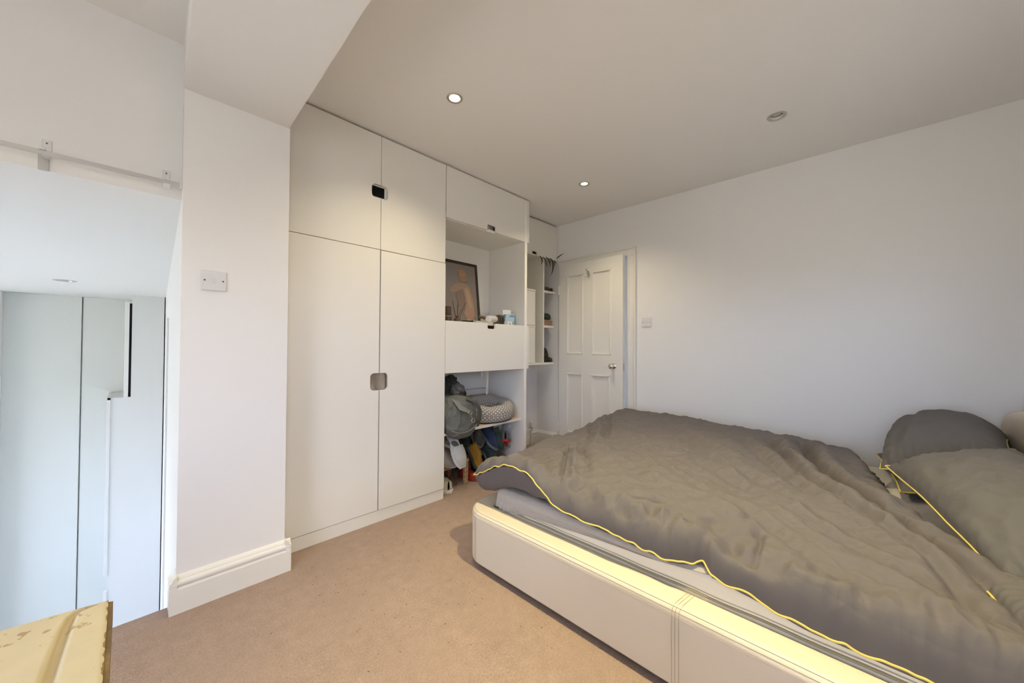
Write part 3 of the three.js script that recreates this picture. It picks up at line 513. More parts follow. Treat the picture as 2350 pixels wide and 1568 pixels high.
// folds: [amplitude (m, negative = crease), width (m), points in plan]
const FOLDS = [
  [-0.034, 0.024, [[2.89, -0.294], [2.73, -0.242], [2.43, -0.189], [2.26, -0.116], [2.1, -0.0315], [1.94, 0.0945], [1.8, 0.168], [1.67, 0.242], [1.52, 0.304]]],
  [0.030, 0.05, [[2.94, -0.231], [2.75, -0.168], [2.45, -0.126], [2.28, -0.063], [2.12, 0.021], [1.99, 0.126]]],
  [0.026, 0.045, [[2.86, -0.378], [2.68, -0.326], [2.4, -0.252], [2.21, -0.163], [2.05, -0.063], [1.89, 0.042], [1.74, 0.126], [1.6, 0.2]]],
  [-0.024, 0.026, [[2.75, -0.441], [2.64, -0.389], [2.42, -0.304], [2.16, -0.2], [1.99, -0.084], [1.86, 0.0315], [1.74, 0.116], [1.58, 0.179], [1.44, 0.21]]],
  [0.016, 0.05, [[2.73, -0.546], [2.5, -0.42], [2.27, -0.284], [2.03, -0.137], [1.89, -0.021]]],
  [-0.012, 0.03, [[2.72, -0.63], [2.48, -0.493], [2.27, -0.357], [2.03, -0.21], [1.89, -0.105]]],
  [-0.014, 0.022, [[2.76, -1.53], [2.52, -1.39], [2.29, -1.26], [2.05, -1.16]]],
  [0.016, 0.024, [[2.62, -1.53], [2.36, -1.37], [2.15, -1.25], [1.89, -1.14]]],
  [-0.012, 0.022, [[2.52, -1.53], [2.31, -1.42], [2.12, -1.3], [1.74, -1.13]]],
  [-0.013, 0.011, [[1.89, -1.31], [1.68, -1.19], [1.47, -1.06], [1.33, -0.977]]],
  [0.016, 0.022, [[1.89, -1.26], [1.68, -1.13], [1.49, -1.01], [1.37, -0.924]]],
  [-0.012, 0.02, [[2.03, -1.37], [1.69, -1.06], [1.47, -0.913]]],
  [-0.013, 0.009, [[1.41, -0.693], [1.44, -0.646], [1.47, -0.604], [1.49, -0.567]]],
  [0.011, 0.02, [[1.45, -0.714], [1.48, -0.662], [1.52, -0.588]]],
  [-0.016, 0.012, [[1.41, -0.483], [1.41, -0.43]]], [-0.016, 0.012, [[1.46, -0.441], [1.5, -0.378]]], [-0.018, 0.014, [[1.54, -0.336], [1.62, -0.284]]], [-0.02, 0.012, [[1.51, -0.284], [1.53, -0.252]]],
  [-0.014, 0.010, [[1.56, -0.26], [1.46, -0.25], [1.40, -0.248], [1.34, -0.25]]],
  [-0.010, 0.016, [[1.87, -0.609], [1.87, -0.525], [1.8, -0.42], [1.74, -0.357]]],
  [-0.010, 0.03, [[2.3, -0.798], [2.03, -0.619], [1.89, -0.41], [1.74, -0.221]]],
  [0.010, 0.03, [[1.71, -0.756], [1.66, -0.651], [1.66, -0.504], [1.59, -0.347], [1.47, -0.2]]],
  [-0.014, 0.03, [[1.59, -0.252], [1.51, -0.168], [1.44, -0.084], [1.4, 0.021]]],
  [-0.020, 0.035, [[1.49, -0.441], [1.43, -0.357], [1.38, -0.284], [1.33, -0.21]]],
  [-0.014, 0.03, [[1.38, -0.745], [1.34, -0.651], [1.32, -0.546]]], [-0.012, 0.02, [[1.39, -0.861], [1.33, -0.777]]],
  [0.014, 0.04, [[1.6, -0.137], [1.54, -0.0315], [1.49, 0.0945], [1.39, 0.21]]],
  [-0.010, 0.025, [[2.18, -0.913], [2.18, -0.662], [2.04, -0.42], [1.85, -0.189], [1.72, -0.021]]],
  [0.014, 0.05, [[2.73, -1.05], [2.52, -0.84], [2.31, -0.578], [2.15, -0.367]]],
];
const segs = []; for (const [a, w, p] of FOLDS) for (let i = 1; i < p.length; i++) segs.push([a * 1.2, w * 0.85, p[i - 1], p[i], i === 1, i === p.length - 1, FOLDS.indexOf(FOLDS.find((f) => f[2] === p))]);
function foldAt(x, z) {
  let sum = 0, id = -1, best = 0;
  for (const [a, w, p, q, first, last, n] of segs) {
    if (n !== id) { sum += best; best = 0; id = n; }
    const dx = q[0] - p[0], dz = q[1] - p[1], L2 = dx * dx + dz * dz, k = ((x - p[0]) * dx + (z - p[1]) * dz) / L2, kk = clamp(k, 0, 1);
    const d = Math.hypot(x - p[0] - dx * kk, z - p[1] - dz * kk);
    if (d > 3 * w) continue;
    let e = a * Math.exp(-((d / w) ** 2));
    if (first) e *= smooth(k, -0.05, 0.7); if (last) e *= 1 - smooth(k, 0.3, 1.05);
    if (Math.abs(e) > Math.abs(best)) best = e;
  }
  return sum + best;
}
const dome = (d, r) => d >= r ? 1 : d <= 0 ? 0 : Math.sqrt(1 - (1 - d / r) ** 2);
function duvetPoint(s, t, under) {
  const xr = lerp(1.302, 3.12, s), zf = -1.55 + 0.012 * Math.sin(xr * 9) - 0.015 * smooth(xr, 1.5, 2.6), zh = poly(HEAD, xr)[0] + 0.006 * Math.sin(xr * 31);
  const z = lerp(zf, zh, t), [hx, hy] = poly(HEM, z), x = xr + (hx - 1.302) * (1 - s) ** 6;
  const dn = x - hx, df = z - zf, dh = zh - z, dx = 3.12 - xr;
  const corner = 1 - smooth(z, -1.42, -0.9);
  const rim = lerp(hy + Math.max(0, 0.412 - hy) * dome(dn, 0.045), 0.418, smooth(dn, 0.02, 0.35));
  if (under) {
    const R = dome(dn, 0.055) * dome(df, 0.08) * dome(dh, 0.04) * dome(dx, 0.08);
    const belly = 0.105 * (1 - smooth(z, -1.16, -0.98)) * smooth(z, -1.56, -1.36) * (1 - smooth(dn, 0.06, 0.2)) + 0.05 * (1 - smooth(df, 0.05, 0.2)) + 0.010;
    const floor = x > 1.36 && z > -1.44 ? MTOP + 0.012 : -1;
    return [x + 0.0 * R, Math.max(floor, rim - belly * R), z];
  }
  const R = dome(dn, 0.11) * dome(df, 0.15) * dome(dh, 0.055) * dome(dx, 0.12);
  let y = rim + (Math.max(topAt(x, z), rim + 0.03) - rim) * R;
  // fabric: long diagonal wrinkles, short crumples
  const a = x * 0.80 + z * 0.60, b = -x * 0.60 + z * 0.80;
  const ridge = (q) => 1 - Math.abs(q) * 2.2;
  const edge = Math.min(1, R * 1.3);
  const w1 = ridge(nz(a * 9, b * 2.6, 2)) * 0.0115, w2 = ridge(nz(a * 5 + 3, b * 14, 5)) * 0.0085, w3 = fbm(x * 3.6, z * 3.6, 3, 3) * 0.032, w4 = ridge(nz(x * 14, z * 14, 8)) * 0.003;
  const cr = smooth(z, -0.2, -0.9) * (1 - smooth(x, 1.5, 2.3));
  y += (w1 + w2 + w3 + w4 * (0.5 + cr)) * edge + foldAt(x, z) * edge;
  y += (0.016 * ridge(nz(x * 3, z * 15, 4)) + 0.008 * ridge(nz(x * 12 + z * 5, z * 9, 6))) * Math.exp(-(((dn - 0.06) / 0.07) ** 2));
  return [x, y, z];
}
{
  const t = thing('duvet', 'rumpled charcoal duvet with yellow piping spread over the bed', 'duvet', [2.1, MTOP, -0.6]);
  const top = grid(430, 430, (u, v) => { const s = u < 0.25 ? u * u * 2 + u * 0.1 + 0.0 : lerp(0.15, 1, (u - 0.25) / 0.75), tt = v * v * (3 - 2 * v) * 0.35 + v * 0.65; const p = duvetPoint(s, tt, false); return [...p, p[0], p[2]]; });
  const low = grid(120, 120, (u, v) => { const s = u < 0.4 ? u * 0.5 : lerp(0.2, 1, (u - 0.4) / 0.6), tt = v * v * (3 - 2 * v); const p = duvetPoint(s, tt, true); return [...p, p[0], p[2]]; }, true);
  part(t, 'cover', [top, low], M.duvet);
  part(t, 'bunched_corner', mergeGeometries([0, 1, 2].map((i) => { const g = new THREE.SphereGeometry(0.034, 24, 18), p = g.attributes.position; for (let k = 0; k < p.count; k++) { const x = p.getX(k), y = p.getY(k), z = p.getZ(k), r = 1 + 0.5 * (0.5 - Math.abs(nz(x * 40 + i * 5, y * 40, z * 40)) * 2); p.setXYZ(k, x * r * 1.2, y * r * 0.7, z * r); } g.computeVertexNormals(); return plain(g.translate(2.80 - i * 0.055, MTOP + 0.045 - i * 0.006, 0.018 + i * 0.012)); })), M.duvet);
  const hem = []; for (let i = 0; i <= 150; i++) { const p = duvetPoint(0, i / 150, false); hem.push([p[0] - 0.002, p[1] + 0.001, p[2]]); }
  const fh = []; for (let i = 0; i <= 40; i++) { const p = duvetPoint(i / 40, 0, false); fh.push([p[0], p[1], p[2] - 0.002]); }
  part(t, 'piping', tube([...fh.reverse(), ...hem.slice(1)], 0.0033, 700, 7), M.piping, 'yellow piping');
}
// ------------------------------------------------------------------ pillows
function pillowGeo(w, d, h, s, o = {}) {
  const f = (side) => grid(90, 70, (u, v) => {
    const a = u * 2 - 1, b = v * 2 - 1, pinch = 1 - 0.07 * (1 - Math.abs(a)) * 0 - 0.05 * (1 - a * a) ;
    const ex = 1 - Math.abs(a) ** 2.6, ez = 1 - Math.abs(b) ** 2.6, k = Math.max(0, ex * ez) ** 0.55;
    const x = a * w / 2 * (1 - 0.06 * (1 - b * b)), z = b * d / 2 * (1 - 0.06 * (1 - a * a));
    const rim = Math.min(1 - Math.abs(a), 1 - Math.abs(b));
    const r = 0.010 * (1 - Math.abs(nz(a * 3 + s, b * 2.4, s)) * 2.2) + 0.012 * fbm(a * 2.5 + s, b * 2.5, s, 3);
    const pl = 0.010 * Math.sin((Math.abs(a) > Math.abs(b) ? b : a) * 42 + s) * Math.exp(-rim * 9) * (rim > 0 ? 1 : 0) * smooth(rim, 0, 0.05);
    let y = side * (h / 2 * k) + (r * smooth(rim, 0, 0.25) + pl) * (side > 0 ? 1 : 0.5);
    y += (o.sag ?? 0) * (a * a * 0.5 - 0.2) + 0.01 * nz(a * 2 + s, 4, b * 2) ;
    return [x, y, z, x, z];
  }, side < 0);
  return mergeGeometries([plain(f(1)), plain(f(-1))]);
}
function pillow(label, pos, rot, w, d, h, s, pipeFrom, pipeTo, o = {}) {
  const t = thing('pillow', label, 'pillow', pos, null); t.rotation.set(...rot, 'YXZ');
  local(t, 'pillowcase', pillowGeo(w, d, h, s, o), M.pillow);
  const edge = []; const N = 48;
  for (let i = 0; i < 4 * N; i++) { const side = Math.floor(i / N), k = (i % N) / N * 2 - 1; const [a, b] = side === 0 ? [k, -1] : side === 1 ? [1, k] : side === 2 ? [-k, 1] : [-1, -k]; edge.push([a * w / 2 * (1 - 0.06 * (1 - b * b)) * 1.002, (o.sag ?? 0) * (a * a * 0.5 - 0.2) + 0.01 * nz(a * 2 + s, 4, b * 2), b * d / 2 * (1 - 0.06 * (1 - a * a)) * 1.002]); }
  local(t, 'piping', tube(edge, 0.0035, 400, 7, true), M.piping, 'yellow piping');
  return t;
}
pillow('plump charcoal pillow with yellow piping, the farther upper one beside the wall', [2.90, 0.612, 0.305], [-0.22, -0.16, 0.03], 0.66, 0.42, 0.31, 3.3, 0, 0, { sag: -0.14 });
pillow('charcoal pillow squashed under the farther plump pillow beside the wall', [2.84, 0.475, 0.31], [-0.05, 0.10, 0.03], 0.66, 0.44, 0.17, 5.9);
pillow('large charcoal pillow with yellow piping, the nearer one leaning on the headboard', [2.10, 0.580, 0.37], [-0.32, 0.25, 0.20], 0.74, 0.40, 0.21, 7.1);
pillow('charcoal pillow with a pale open end, lowest at the right edge of the bed', [1.60, 0.445, 0.42], [-0.03, 0.12, 0.02], 0.42, 0.34, 0.12, 11.7);
// ------------------------------------------------------------------ things in the display niche
const NF = 1.294;
{ // framed picture: a loosely painted seated figure seen from behind
  const c = document.createElement('canvas'); c.width = 460; c.height = 600; const g = c.getContext('2d');
  const bg = g.createLinearGradient(0, 0, 0, 600); bg.addColorStop(0, '#8f8781'); bg.addColorStop(1, '#8a8078'); g.fillStyle = bg; g.fillRect(0, 0, 460, 600);
  for (let i = 0; i < 90; i++) { g.fillStyle = `rgba(${150 + rr(-30, 30) | 0},${140 + rr(-25, 25) | 0},${132 + rr(-25, 25) | 0},0.10)`; g.beginPath(); g.ellipse(rr(0, 460), rr(0, 600), rr(20, 90), rr(10, 50), rr(0, 3), 0, 7); g.fill(); }
  const blob = (col, pts) => { g.fillStyle = col; g.beginPath(); g.moveTo(pts[0][0], pts[0][1]); for (let i = 1; i < pts.length; i++) { const a = pts[i], b = pts[(i + 1) % pts.length]; g.quadraticCurveTo(a[0], a[1], (a[0] + b[0]) / 2, (a[1] + b[1]) / 2); } g.closePath(); g.fill(); };
  blob('#8f7b6d', [[205, 255], [170, 300], [185, 380], [235, 470], [285, 560], [320, 590], [330, 520], [300, 430], [290, 330], [270, 260]]);   // far leg
  blob('#b0937c', [[260, 185], [330, 190], [385, 240], [415, 330], [425, 430], [418, 500], [380, 548], [315, 540], [270, 490], [300, 420], [305, 330], [270, 255]]); // back and hip
  blob('#bd9f88', [[300, 230], [350, 240], [375, 330], [385, 420], [360, 440], [330, 360]]);
  blob('#b98f79', [[320, 470], [400, 450], [412, 505], [370, 540], [310, 530]]);
  blob('#a98e7b', [[165, 215], [230, 190], [310, 200], [330, 235], [250, 250], [190, 285], [130, 290], [115, 270]]);   // arm over the knee
  blob('#a5846a', [[225, 60], [270, 35], [325, 50], [345, 110], [345, 165], [300, 178], [245, 170], [225, 120]]);    // bobbed hair
  blob('#b5906e', [[240, 70], [285, 48], [320, 70], [325, 120], [280, 130], [245, 115]]);
  g.strokeStyle = 'rgba(95,66,44,0.75)'; g.lineWidth = 5;
  const line = (p) => { g.beginPath(); g.moveTo(p[0][0], p[0][1]); for (let i = 1; i < p.length - 1; i++) g.quadraticCurveTo(p[i][0], p[i][1], (p[i][0] + p[i + 1][0]) / 2, (p[i][1] + p[i + 1][1]) / 2); g.stroke(); };
  line([[272, 250], [300, 330], [310, 400], [290, 440], [270, 490]]); line([[230, 80], [226, 130], [245, 172], [300, 180], [345, 168], [346, 165]]); line([[375, 240], [410, 330], [420, 420], [418, 470], [418, 480]]); line([[190, 285], [185, 330], [215, 420], [225, 430]]);
  const tx = new THREE.CanvasTexture(c); tx.colorSpace = THREE.SRGBColorSpace;
  const t = thing('framed_picture', 'dark brown framed print of a seated figure seen from behind, leaning in the niche', 'picture', [2.085, NF, -2.615]);
  t.rotation.x = -0.115;
  const W = 0.46, H = 0.612, f = 0.024;
  local(t, 'frame', panel(shape([[-W / 2, 0], [W / 2, 0], [W / 2, H], [-W / 2, H]], [[[-W / 2 + f, f], [-W / 2 + f, H - f], [W / 2 - f, H - f], [W / 2 - f, f]]]), -0.02, 0, 0.002), M.frameBrown);
  const pg = new THREE.PlaneGeometry(W - 2 * f + 0.006, H - 2 * f + 0.006).translate(0, H / 2, -0.008);
  local(t, 'print', pg, mat('figure_print', 0xffffff, { map: tx, roughness: 0.35 }));
  local(t, 'backing', slab(-W / 2 + 0.01, W / 2 - 0.01, 0.01, H - 0.01, -0.018, -0.012), M.frameBrown);
}
{
  const t = thing('reed_diffuser', 'small glass reed diffuser with thin brown sticks in front of the picture', 'diffuser', [1.862, NF, -2.40]);
  local(t, 'bottle', lathe([[0.001, 0.0], [0.026, 0.0], [0.030, 0.004], [0.030, 0.042], [0.024, 0.052], [0.012, 0.058], [0.011, 0.070], [0.013, 0.074], [0.009, 0.075]], 24), mat('brown_glass', lin(0.12, 0.085, 0.05), { roughness: 0.15 }));
  local(t, 'label', new THREE.CylinderGeometry(0.0303, 0.0303, 0.022, 24, 1, true, 0.3, 2.2).translate(0, 0.023, 0), mat('pale_label', lin(0.45, 0.42, 0.36)));
  const sm = mat('brown_reed', lin(0.07, 0.035, 0.02), { roughness: 0.8 });
  for (const [x, z, h] of [[-0.055, 0.01, 0.185], [-0.034, -0.02, 0.20], [-0.004, 0.012, 0.195], [0.012, -0.014, 0.165], [0.078, 0.005, 0.19], [0.03, 0.02, 0.13]]) local(t, 'reed', tube([[x * 0.05, 0.02, z * 0.05], [x * 0.55, 0.1, z * 0.6], [x, h, z]], 0.0018, 8, 6), sm);
}
{
  const t = thing('scent_bottle', 'dark brown bottle with pale bands at the left edge of the niche', 'bottle', [1.775, NF, -2.41]);
  local(t, 'body', lathe([[0.001, 0], [0.03, 0], [0.032, 0.003], [0.032, 0.078], [0.029, 0.083], [0.018, 0.085]], 24), mat('dark_brown_bottle', lin(0.05, 0.032, 0.02), { roughness: 0.3 }));
  local(t, 'cap', lathe([[0.018, 0.083], [0.027, 0.085], [0.027, 0.142], [0.024, 0.146], [0.001, 0.147]], 24), mat('brown_wood_cap', lin(0.09, 0.055, 0.035), { roughness: 0.6 }));
  for (const y of [0.022, 0.066]) local(t, 'band', new THREE.CylinderGeometry(0.0323, 0.0323, 0.008, 24, 1, true).translate(0, y, 0), mat('gold_band', lin(0.32, 0.22, 0.1), { roughness: 0.4 }));
}
{
  const t = thing('pebble_dish', 'shallow dark dish of pale pebbles in front of the picture', 'dish', [1.965, NF, -2.375]);
  local(t, 'dish', lathe([[0.001, 0.022], [0.05, 0.022], [0.066, 0.036], [0.070, 0.036], [0.056, 0.004], [0.048, 0], [0.001, 0]], 28), mat('dark_dish', lin(0.06, 0.04, 0.025), { roughness: 0.5 }));
  const pm = [mat('tan_pebble', lin(0.42, 0.33, 0.22)), mat('grey_pebble', lin(0.3, 0.27, 0.23)), mat('brown_pebble', lin(0.2, 0.14, 0.09))];
  for (let i = 0; i < 9; i++) { const a = i * 0.7, r = i ? rr(0.02, 0.046) : 0; const q = new THREE.SphereGeometry(rr(0.011, 0.016), 12, 9); q.scale(1.3, 0.75, 1).rotateY(rr(0, 3)).translate(r * Math.cos(a), 0.036 + rr(0, 0.008), r * Math.sin(a)); local(t, 'pebble', q, pm[i % 3]); }
}
{
  const t = thing('flat_book', 'thin cream book lying at the front of the niche', 'book', [2.05, NF, -2.335]);
  part(t, 'cover', [board(1.955, 2.145, NF, NF + 0.004, -2.405, -2.268, 0.001), board(1.955, 2.145, NF + 0.030, NF + 0.034, -2.405, -2.268, 0.001)], mat('cream_book_cover', lin(0.6, 0.55, 0.42), { roughness: 0.5 }));
  part(t, 'pages', slab(1.957, 2.142, NF + 0.004, NF + 0.030, -2.403, -2.271), mat('book_pages', lin(0.68, 0.64, 0.53)));
}
{
  const t = thing('white_tube', 'white tube with a pale green end lying in the niche', 'tube', [2.205, NF + 0.0645, -2.352]);
  t.rotation.y = 0.55; t.rotation.z = 0.05;
  local(t, 'barrel', lathe([[0.001, -0.105], [0.026, -0.105], [0.029, -0.102], [0.0295, 0.0], [0.0295, 0.098], [0.028, 0.1], [0.026, 0.099]], 28).rotateZ(-Math.PI / 2), M.plastic);
  local(t, 'end_disc', new THREE.CylinderGeometry(0.0262, 0.0262, 0.006, 28).rotateZ(Math.PI / 2).translate(0.0975, 0, 0), mat('pale_green_end', lin(0.34, 0.45, 0.28), { roughness: 0.5 }));
}
{
  const t = thing('wooden_brush', 'brown wooden brush with a round head behind the white tube', 'brush', [2.37, NF + 0.058, -2.425]);
  local(t, 'handle', tube([[-0.03, 0.0, -0.004], [-0.09, 0.018, -0.012], [-0.15, 0.022, -0.03], [-0.205, 0.034, -0.055]], 0.0145, 30, 12), mat('light_brown_wood', lin(0.25, 0.15, 0.085), { roughness: 0.5, map: T.mottle }));
  const h = new THREE.SphereGeometry(0.058, 28, 20); { const p = h.attributes.position; for (let i = 0; i < p.count; i++) { const k = 1 + 0.09 * nz(p.getX(i) * 40, p.getY(i) * 40, p.getZ(i) * 40); p.setXYZ(i, p.getX(i) * k, p.getY(i) * k, p.getZ(i) * k * 0.8); } h.computeVertexNormals(); }
  local(t, 'head', h, mat('brown_grey_bristle', lin(0.16, 0.115, 0.085), { roughness: 0.9, map: T.mottle }));
  local(t, 'rim', new THREE.TorusGeometry(0.05, 0.008, 10, 36).rotateY(0.9).translate(0.004, 0, 0.008), mat('dark_rim', lin(0.08, 0.05, 0.04)));
}
{
  const c = document.createElement('canvas'); c.width = 128; c.height = 160; const g = c.getContext('2d');
  g.fillStyle = '#c9d3d8'; g.fillRect(0, 0, 128, 160); g.fillStyle = '#5f93ad'; g.fillRect(0, 6, 128, 30); g.fillStyle = '#a9c3d2'; g.fillRect(0, 40, 128, 120); g.fillStyle = '#dfe6ea'; g.fillRect(8, 14, 60, 7); g.fillRect(8, 25, 40, 5);
  g.strokeStyle = '#3f5f86'; g.lineWidth = 7; g.beginPath(); g.arc(88, 92, 26, 0.1, 1.7); g.stroke();
  const tx = new THREE.CanvasTexture(c); tx.colorSpace = THREE.SRGBColorSpace;
  const t = thing('tissue_box', 'pale blue and white carton with its flap standing open in the niche', 'carton', [2.405, NF, -2.325]); t.rotation.y = -0.42;
  const side = mat('pale_blue_card', lin(0.30, 0.42, 0.52), { roughness: 0.6 });
  local(t, 'carton', board(-0.045, 0.045, 0, 0.118, -0.06, 0.0, 0.001), side);
  local(t, 'front_print', new THREE.PlaneGeometry(0.088, 0.115).translate(0, 0.059, 0.0006), mat('carton_print', 0xffffff, { map: tx, roughness: 0.5 }));
  local(t, 'flap', board(-0.044, 0.044, 0.116, 0.168, -0.061, -0.0595, 0.0005).rotateX(-0.05), M.plastic);
  local(t, 'side_flap', board(0.043, 0.0445, 0.116, 0.148, -0.058, -0.006, 0.0005), M.plastic);
}
{
  const t = thing('small_carton', 'tiny white box in front of the pale blue carton', 'carton', [2.33, NF, -2.272]);
  local(t, 'carton', board(-0.03, 0.03, 0, 0.046, -0.02, 0.02, 0.001), M.plastic);
  local(t, 'mark', slab(-0.008, 0.012, 0.012, 0.034, 0.02, 0.0204), mat('grey_print', lin(0.4, 0.4, 0.4)));
}
// ------------------------------------------------------------------ set-back shelves: leaves and small dark things
{
  const t = thing('trailing_plant', 'dark narrow plant leaves hanging below the overhead cupboard by the door', 'plant', [3.13, 2.07, -2.462]);
  const lm = mat('dark_leaf', lin(0.030, 0.026, 0.020), { roughness: 0.5 });
  const leaf = (pts, w) => { const c = new THREE.CatmullRomCurve3(pts.map((p) => V(...p))); return part(t, 'leaf', grid(20, 4, (u, v) => { const p = c.getPoint(u), d = c.getTangent(u), n = V(0.72, 0, 0.69).projectOnPlane(d).normalize(), k = w * Math.sin(Math.PI * Math.pow(u * 0.94 + 0.05, 0.75)) * (v - 0.5) * 2; const q = p.addScaledVector(n, k), b = 0.002 * Math.abs(v - 0.5); return [q.x, q.y + b, q.z + 0.002 * Math.cos(v * 6)]; }), lm); };
  leaf([[3.005, 2.08, -2.47], [3.018, 2.05, -2.455], [3.018, 2.02, -2.45], [3.0, 1.975, -2.452]], 0.008);
  leaf([[3.055, 2.08, -2.47], [3.075, 2.05, -2.455], [3.085, 2.025, -2.45], [3.112, 1.985, -2.455]], 0.007);
  leaf([[3.11, 2.085, -2.47], [3.135, 2.06, -2.455], [3.15, 2.03, -2.45], [3.17, 1.985, -2.455]], 0.008);
  leaf([[3.17, 2.085, -2.47], [3.195, 2.06, -2.452], [3.205, 2.0, -2.448], [3.195, 1.94, -2.45], [3.165, 1.885, -2.455]], 0.009);
  leaf([[3.262, 2.08, -2.47], [3.25, 2.04, -2.455], [3.225, 1.99, -2.455]], 0.005);
  leaf([[3.298, 2.105, -2.475], [3.312, 2.125, -2.45], [3.318, 2.145, -2.41], [3.318, 2.152, -2.37]], 0.006);
}
function crumple(r, s, sx, sy, sz, amp = 0.35) {
  const g = mergeVertices(new THREE.IcosahedronGeometry(r, 12).deleteAttribute('normal').deleteAttribute('uv')), p = g.attributes.position;
  for (let i = 0; i < p.count; i++) { const x = p.getX(i) / r, y = p.getY(i) / r, z = p.getZ(i) / r; const k = 1 + amp * (0.7 - Math.abs(nz(x * 1.7 + s, y * 1.7, z * 1.7)) * 2.2) * 0.7 + amp * 0.5 * nz(x * 4 + s, y * 4, z * 4); p.setXYZ(i, x * r * k * sx, Math.max(y * r * k * sy, -r * sy * 0.8), z * r * k * sz); }
  g.computeVertexNormals(); return g;
}
{
  const dk = cloth('black_cloth', 0.022, 0.022, 0.02), br = cloth('brown_cloth', 0.09, 0.055, 0.04), gr = cloth('dark_green_cloth', 0.03, 0.04, 0.034);
  const t = thing('dark_ornament', 'low dark stepped ornament on the top right-hand corner shelf', 'ornament', [3.19, 1.73, -2.55]);
  part(t, 'base', board(3.115, 3.275, 1.73, 1.748, -2.60, -2.50, 0.005), mat('dark_wood', lin(0.035, 0.025, 0.02))); part(t, 'block', board(3.115, 3.225, 1.748, 1.778, -2.59, -2.51, 0.006), mat('brown_wood_block', lin(0.07, 0.04, 0.03))); part(t, 'post', board(3.115, 3.15, 1.778, 1.805, -2.57, -2.53, 0.005), mat('dark_wood_post', lin(0.03, 0.02, 0.018))); part(t, 'knob', new THREE.SphereGeometry(0.018, 16, 12).translate(3.265, 1.758, -2.52), mat('dark_brown_knob', lin(0.05, 0.03, 0.025)));
  const b = thing('keepsake_box', 'pinkish brown box under a bundled dark scarf on the middle corner shelf', 'box', [3.19, 1.35, -2.55]);
  part(b, 'box', board(3.112, 3.262, 1.35, 1.40, -2.62, -2.50, 0.004), mat('pinkish_brown_card', lin(0.30, 0.18, 0.13))); part(b, 'lid', board(3.11, 3.264, 1.40, 1.412, -2.622, -2.498, 0.003), mat('pinkish_brown_lid', lin(0.32, 0.2, 0.15)));
  single('scarf', crumple(0.066, 3, 1.15, 0.62, 0.8).translate(3.195, 1.412 + 0.033, -2.555), gr, 'dark green scarf bundled on top of the pinkish brown box', 'scarf');
  single('folded_hat', crumple(0.05, 8, 1.0, 0.9, 0.7).translate(3.14, 1.475, -2.60), br, 'brown felt hat tucked behind the dark green scarf', 'hat');
  single('dark_bundle', mergeGeometries([crumple(0.075, 5, 0.75, 1.15, 0.8).translate(3.16, 0.948 + 0.069, -2.56), crumple(0.05, 9, 1.2, 0.6, 0.8).translate(3.215, 0.948 + 0.024, -2.53)].map(plain)), dk, 'black cloth bundle heaped on the lowest corner shelf', 'cloth');
  single('grey_strap', tube([[3.2, 0.985, -2.5], [3.24, 0.972, -2.495], [3.262, 0.955, -2.50], [3.24, 0.952, -2.52]], 0.007, 30, 8), cloth('grey_webbing', 0.2, 0.19, 0.17), 'grey strap trailing from the black cloth bundle', 'strap');
}
// radiator behind the open cabinet, pipe with valve in the corner
{
  const t = thing('radiator', 'white panel radiator on the wall behind the lower shelf of the open cabinet', 'radiator', [2.05, 0.12, -2.70]);
  part(t, 'panel', board(1.64, 2.47, 0.12, 0.70, -2.705, -2.672, 0.006), M.gloss);
  for (let i = 0; i < 20; i++) part(t, 'rib', board(1.66 + i * 0.041, 1.684 + i * 0.041, 0.15, 0.665, -2.676, -2.664, 0.005), M.gloss);
  part(t, 'top_grille', board(1.64, 2.47, 0.70, 0.709, -2.75, -2.668, 0.003), M.gloss);
  struct('wall_niche', slab(1.6, 2.5, 0, 0.9, -2.768, -2.755), M.wall);
  const v = thing('radiator_valve', 'white pipe with a small valve head low in the corner by the door', 'valve', [3.196, 0, -2.735]);
  part(v, 'pipe', tube([[3.196, 0, -2.735], [3.196, 0.1, -2.735], [3.196, 0.17, -2.735]], 0.0085, 8, 12), M.gloss);
  part(v, 'valve_body', lathe([[0.001, 0.165], [0.013, 0.165], [0.015, 0.172], [0.011, 0.18], [0.016, 0.186], [0.016, 0.206], [0.001, 0.208]], 18).translate(3.196, 0, -2.735), M.steel);
  part(v, 'valve_head', lathe([[0.001, 0.206], [0.016, 0.207], [0.0185, 0.212], [0.0185, 0.25], [0.015, 0.262], [0.001, 0.263]], 18).translate(3.196, 0, -2.735), M.plastic);
  part(v, 'side_pipe', tube([[3.196, 0.175, -2.735], [3.13, 0.175, -2.737], [3.05, 0.175, -2.74]], 0.008, 8, 10), M.gloss);
}
single('blind_wand', [tube([[2.205, 0.918, -2.40], [2.202, 0.85, -2.398], [2.186, 0.705, -2.392]], 0.006, 20, 8), new THREE.SphereGeometry(0.008, 12, 10).translate(2.186, 0.703, -2.392)], M.plastic, 'thin white wand hanging under the drop-front above the pet bed', 'wand');
single('cord_pull', [tube([[2.10, 0.92, -2.36], [2.10, 0.90, -2.36]], 0.002, 4, 6), lathe([[0.001, 0.858], [0.006, 0.86], [0.0085, 0.87], [0.005, 0.895], [0.002, 0.902]], 14).translate(2.10, 0, -2.36)], M.plastic, 'short white cord pull hanging under the drop-front', 'cord');
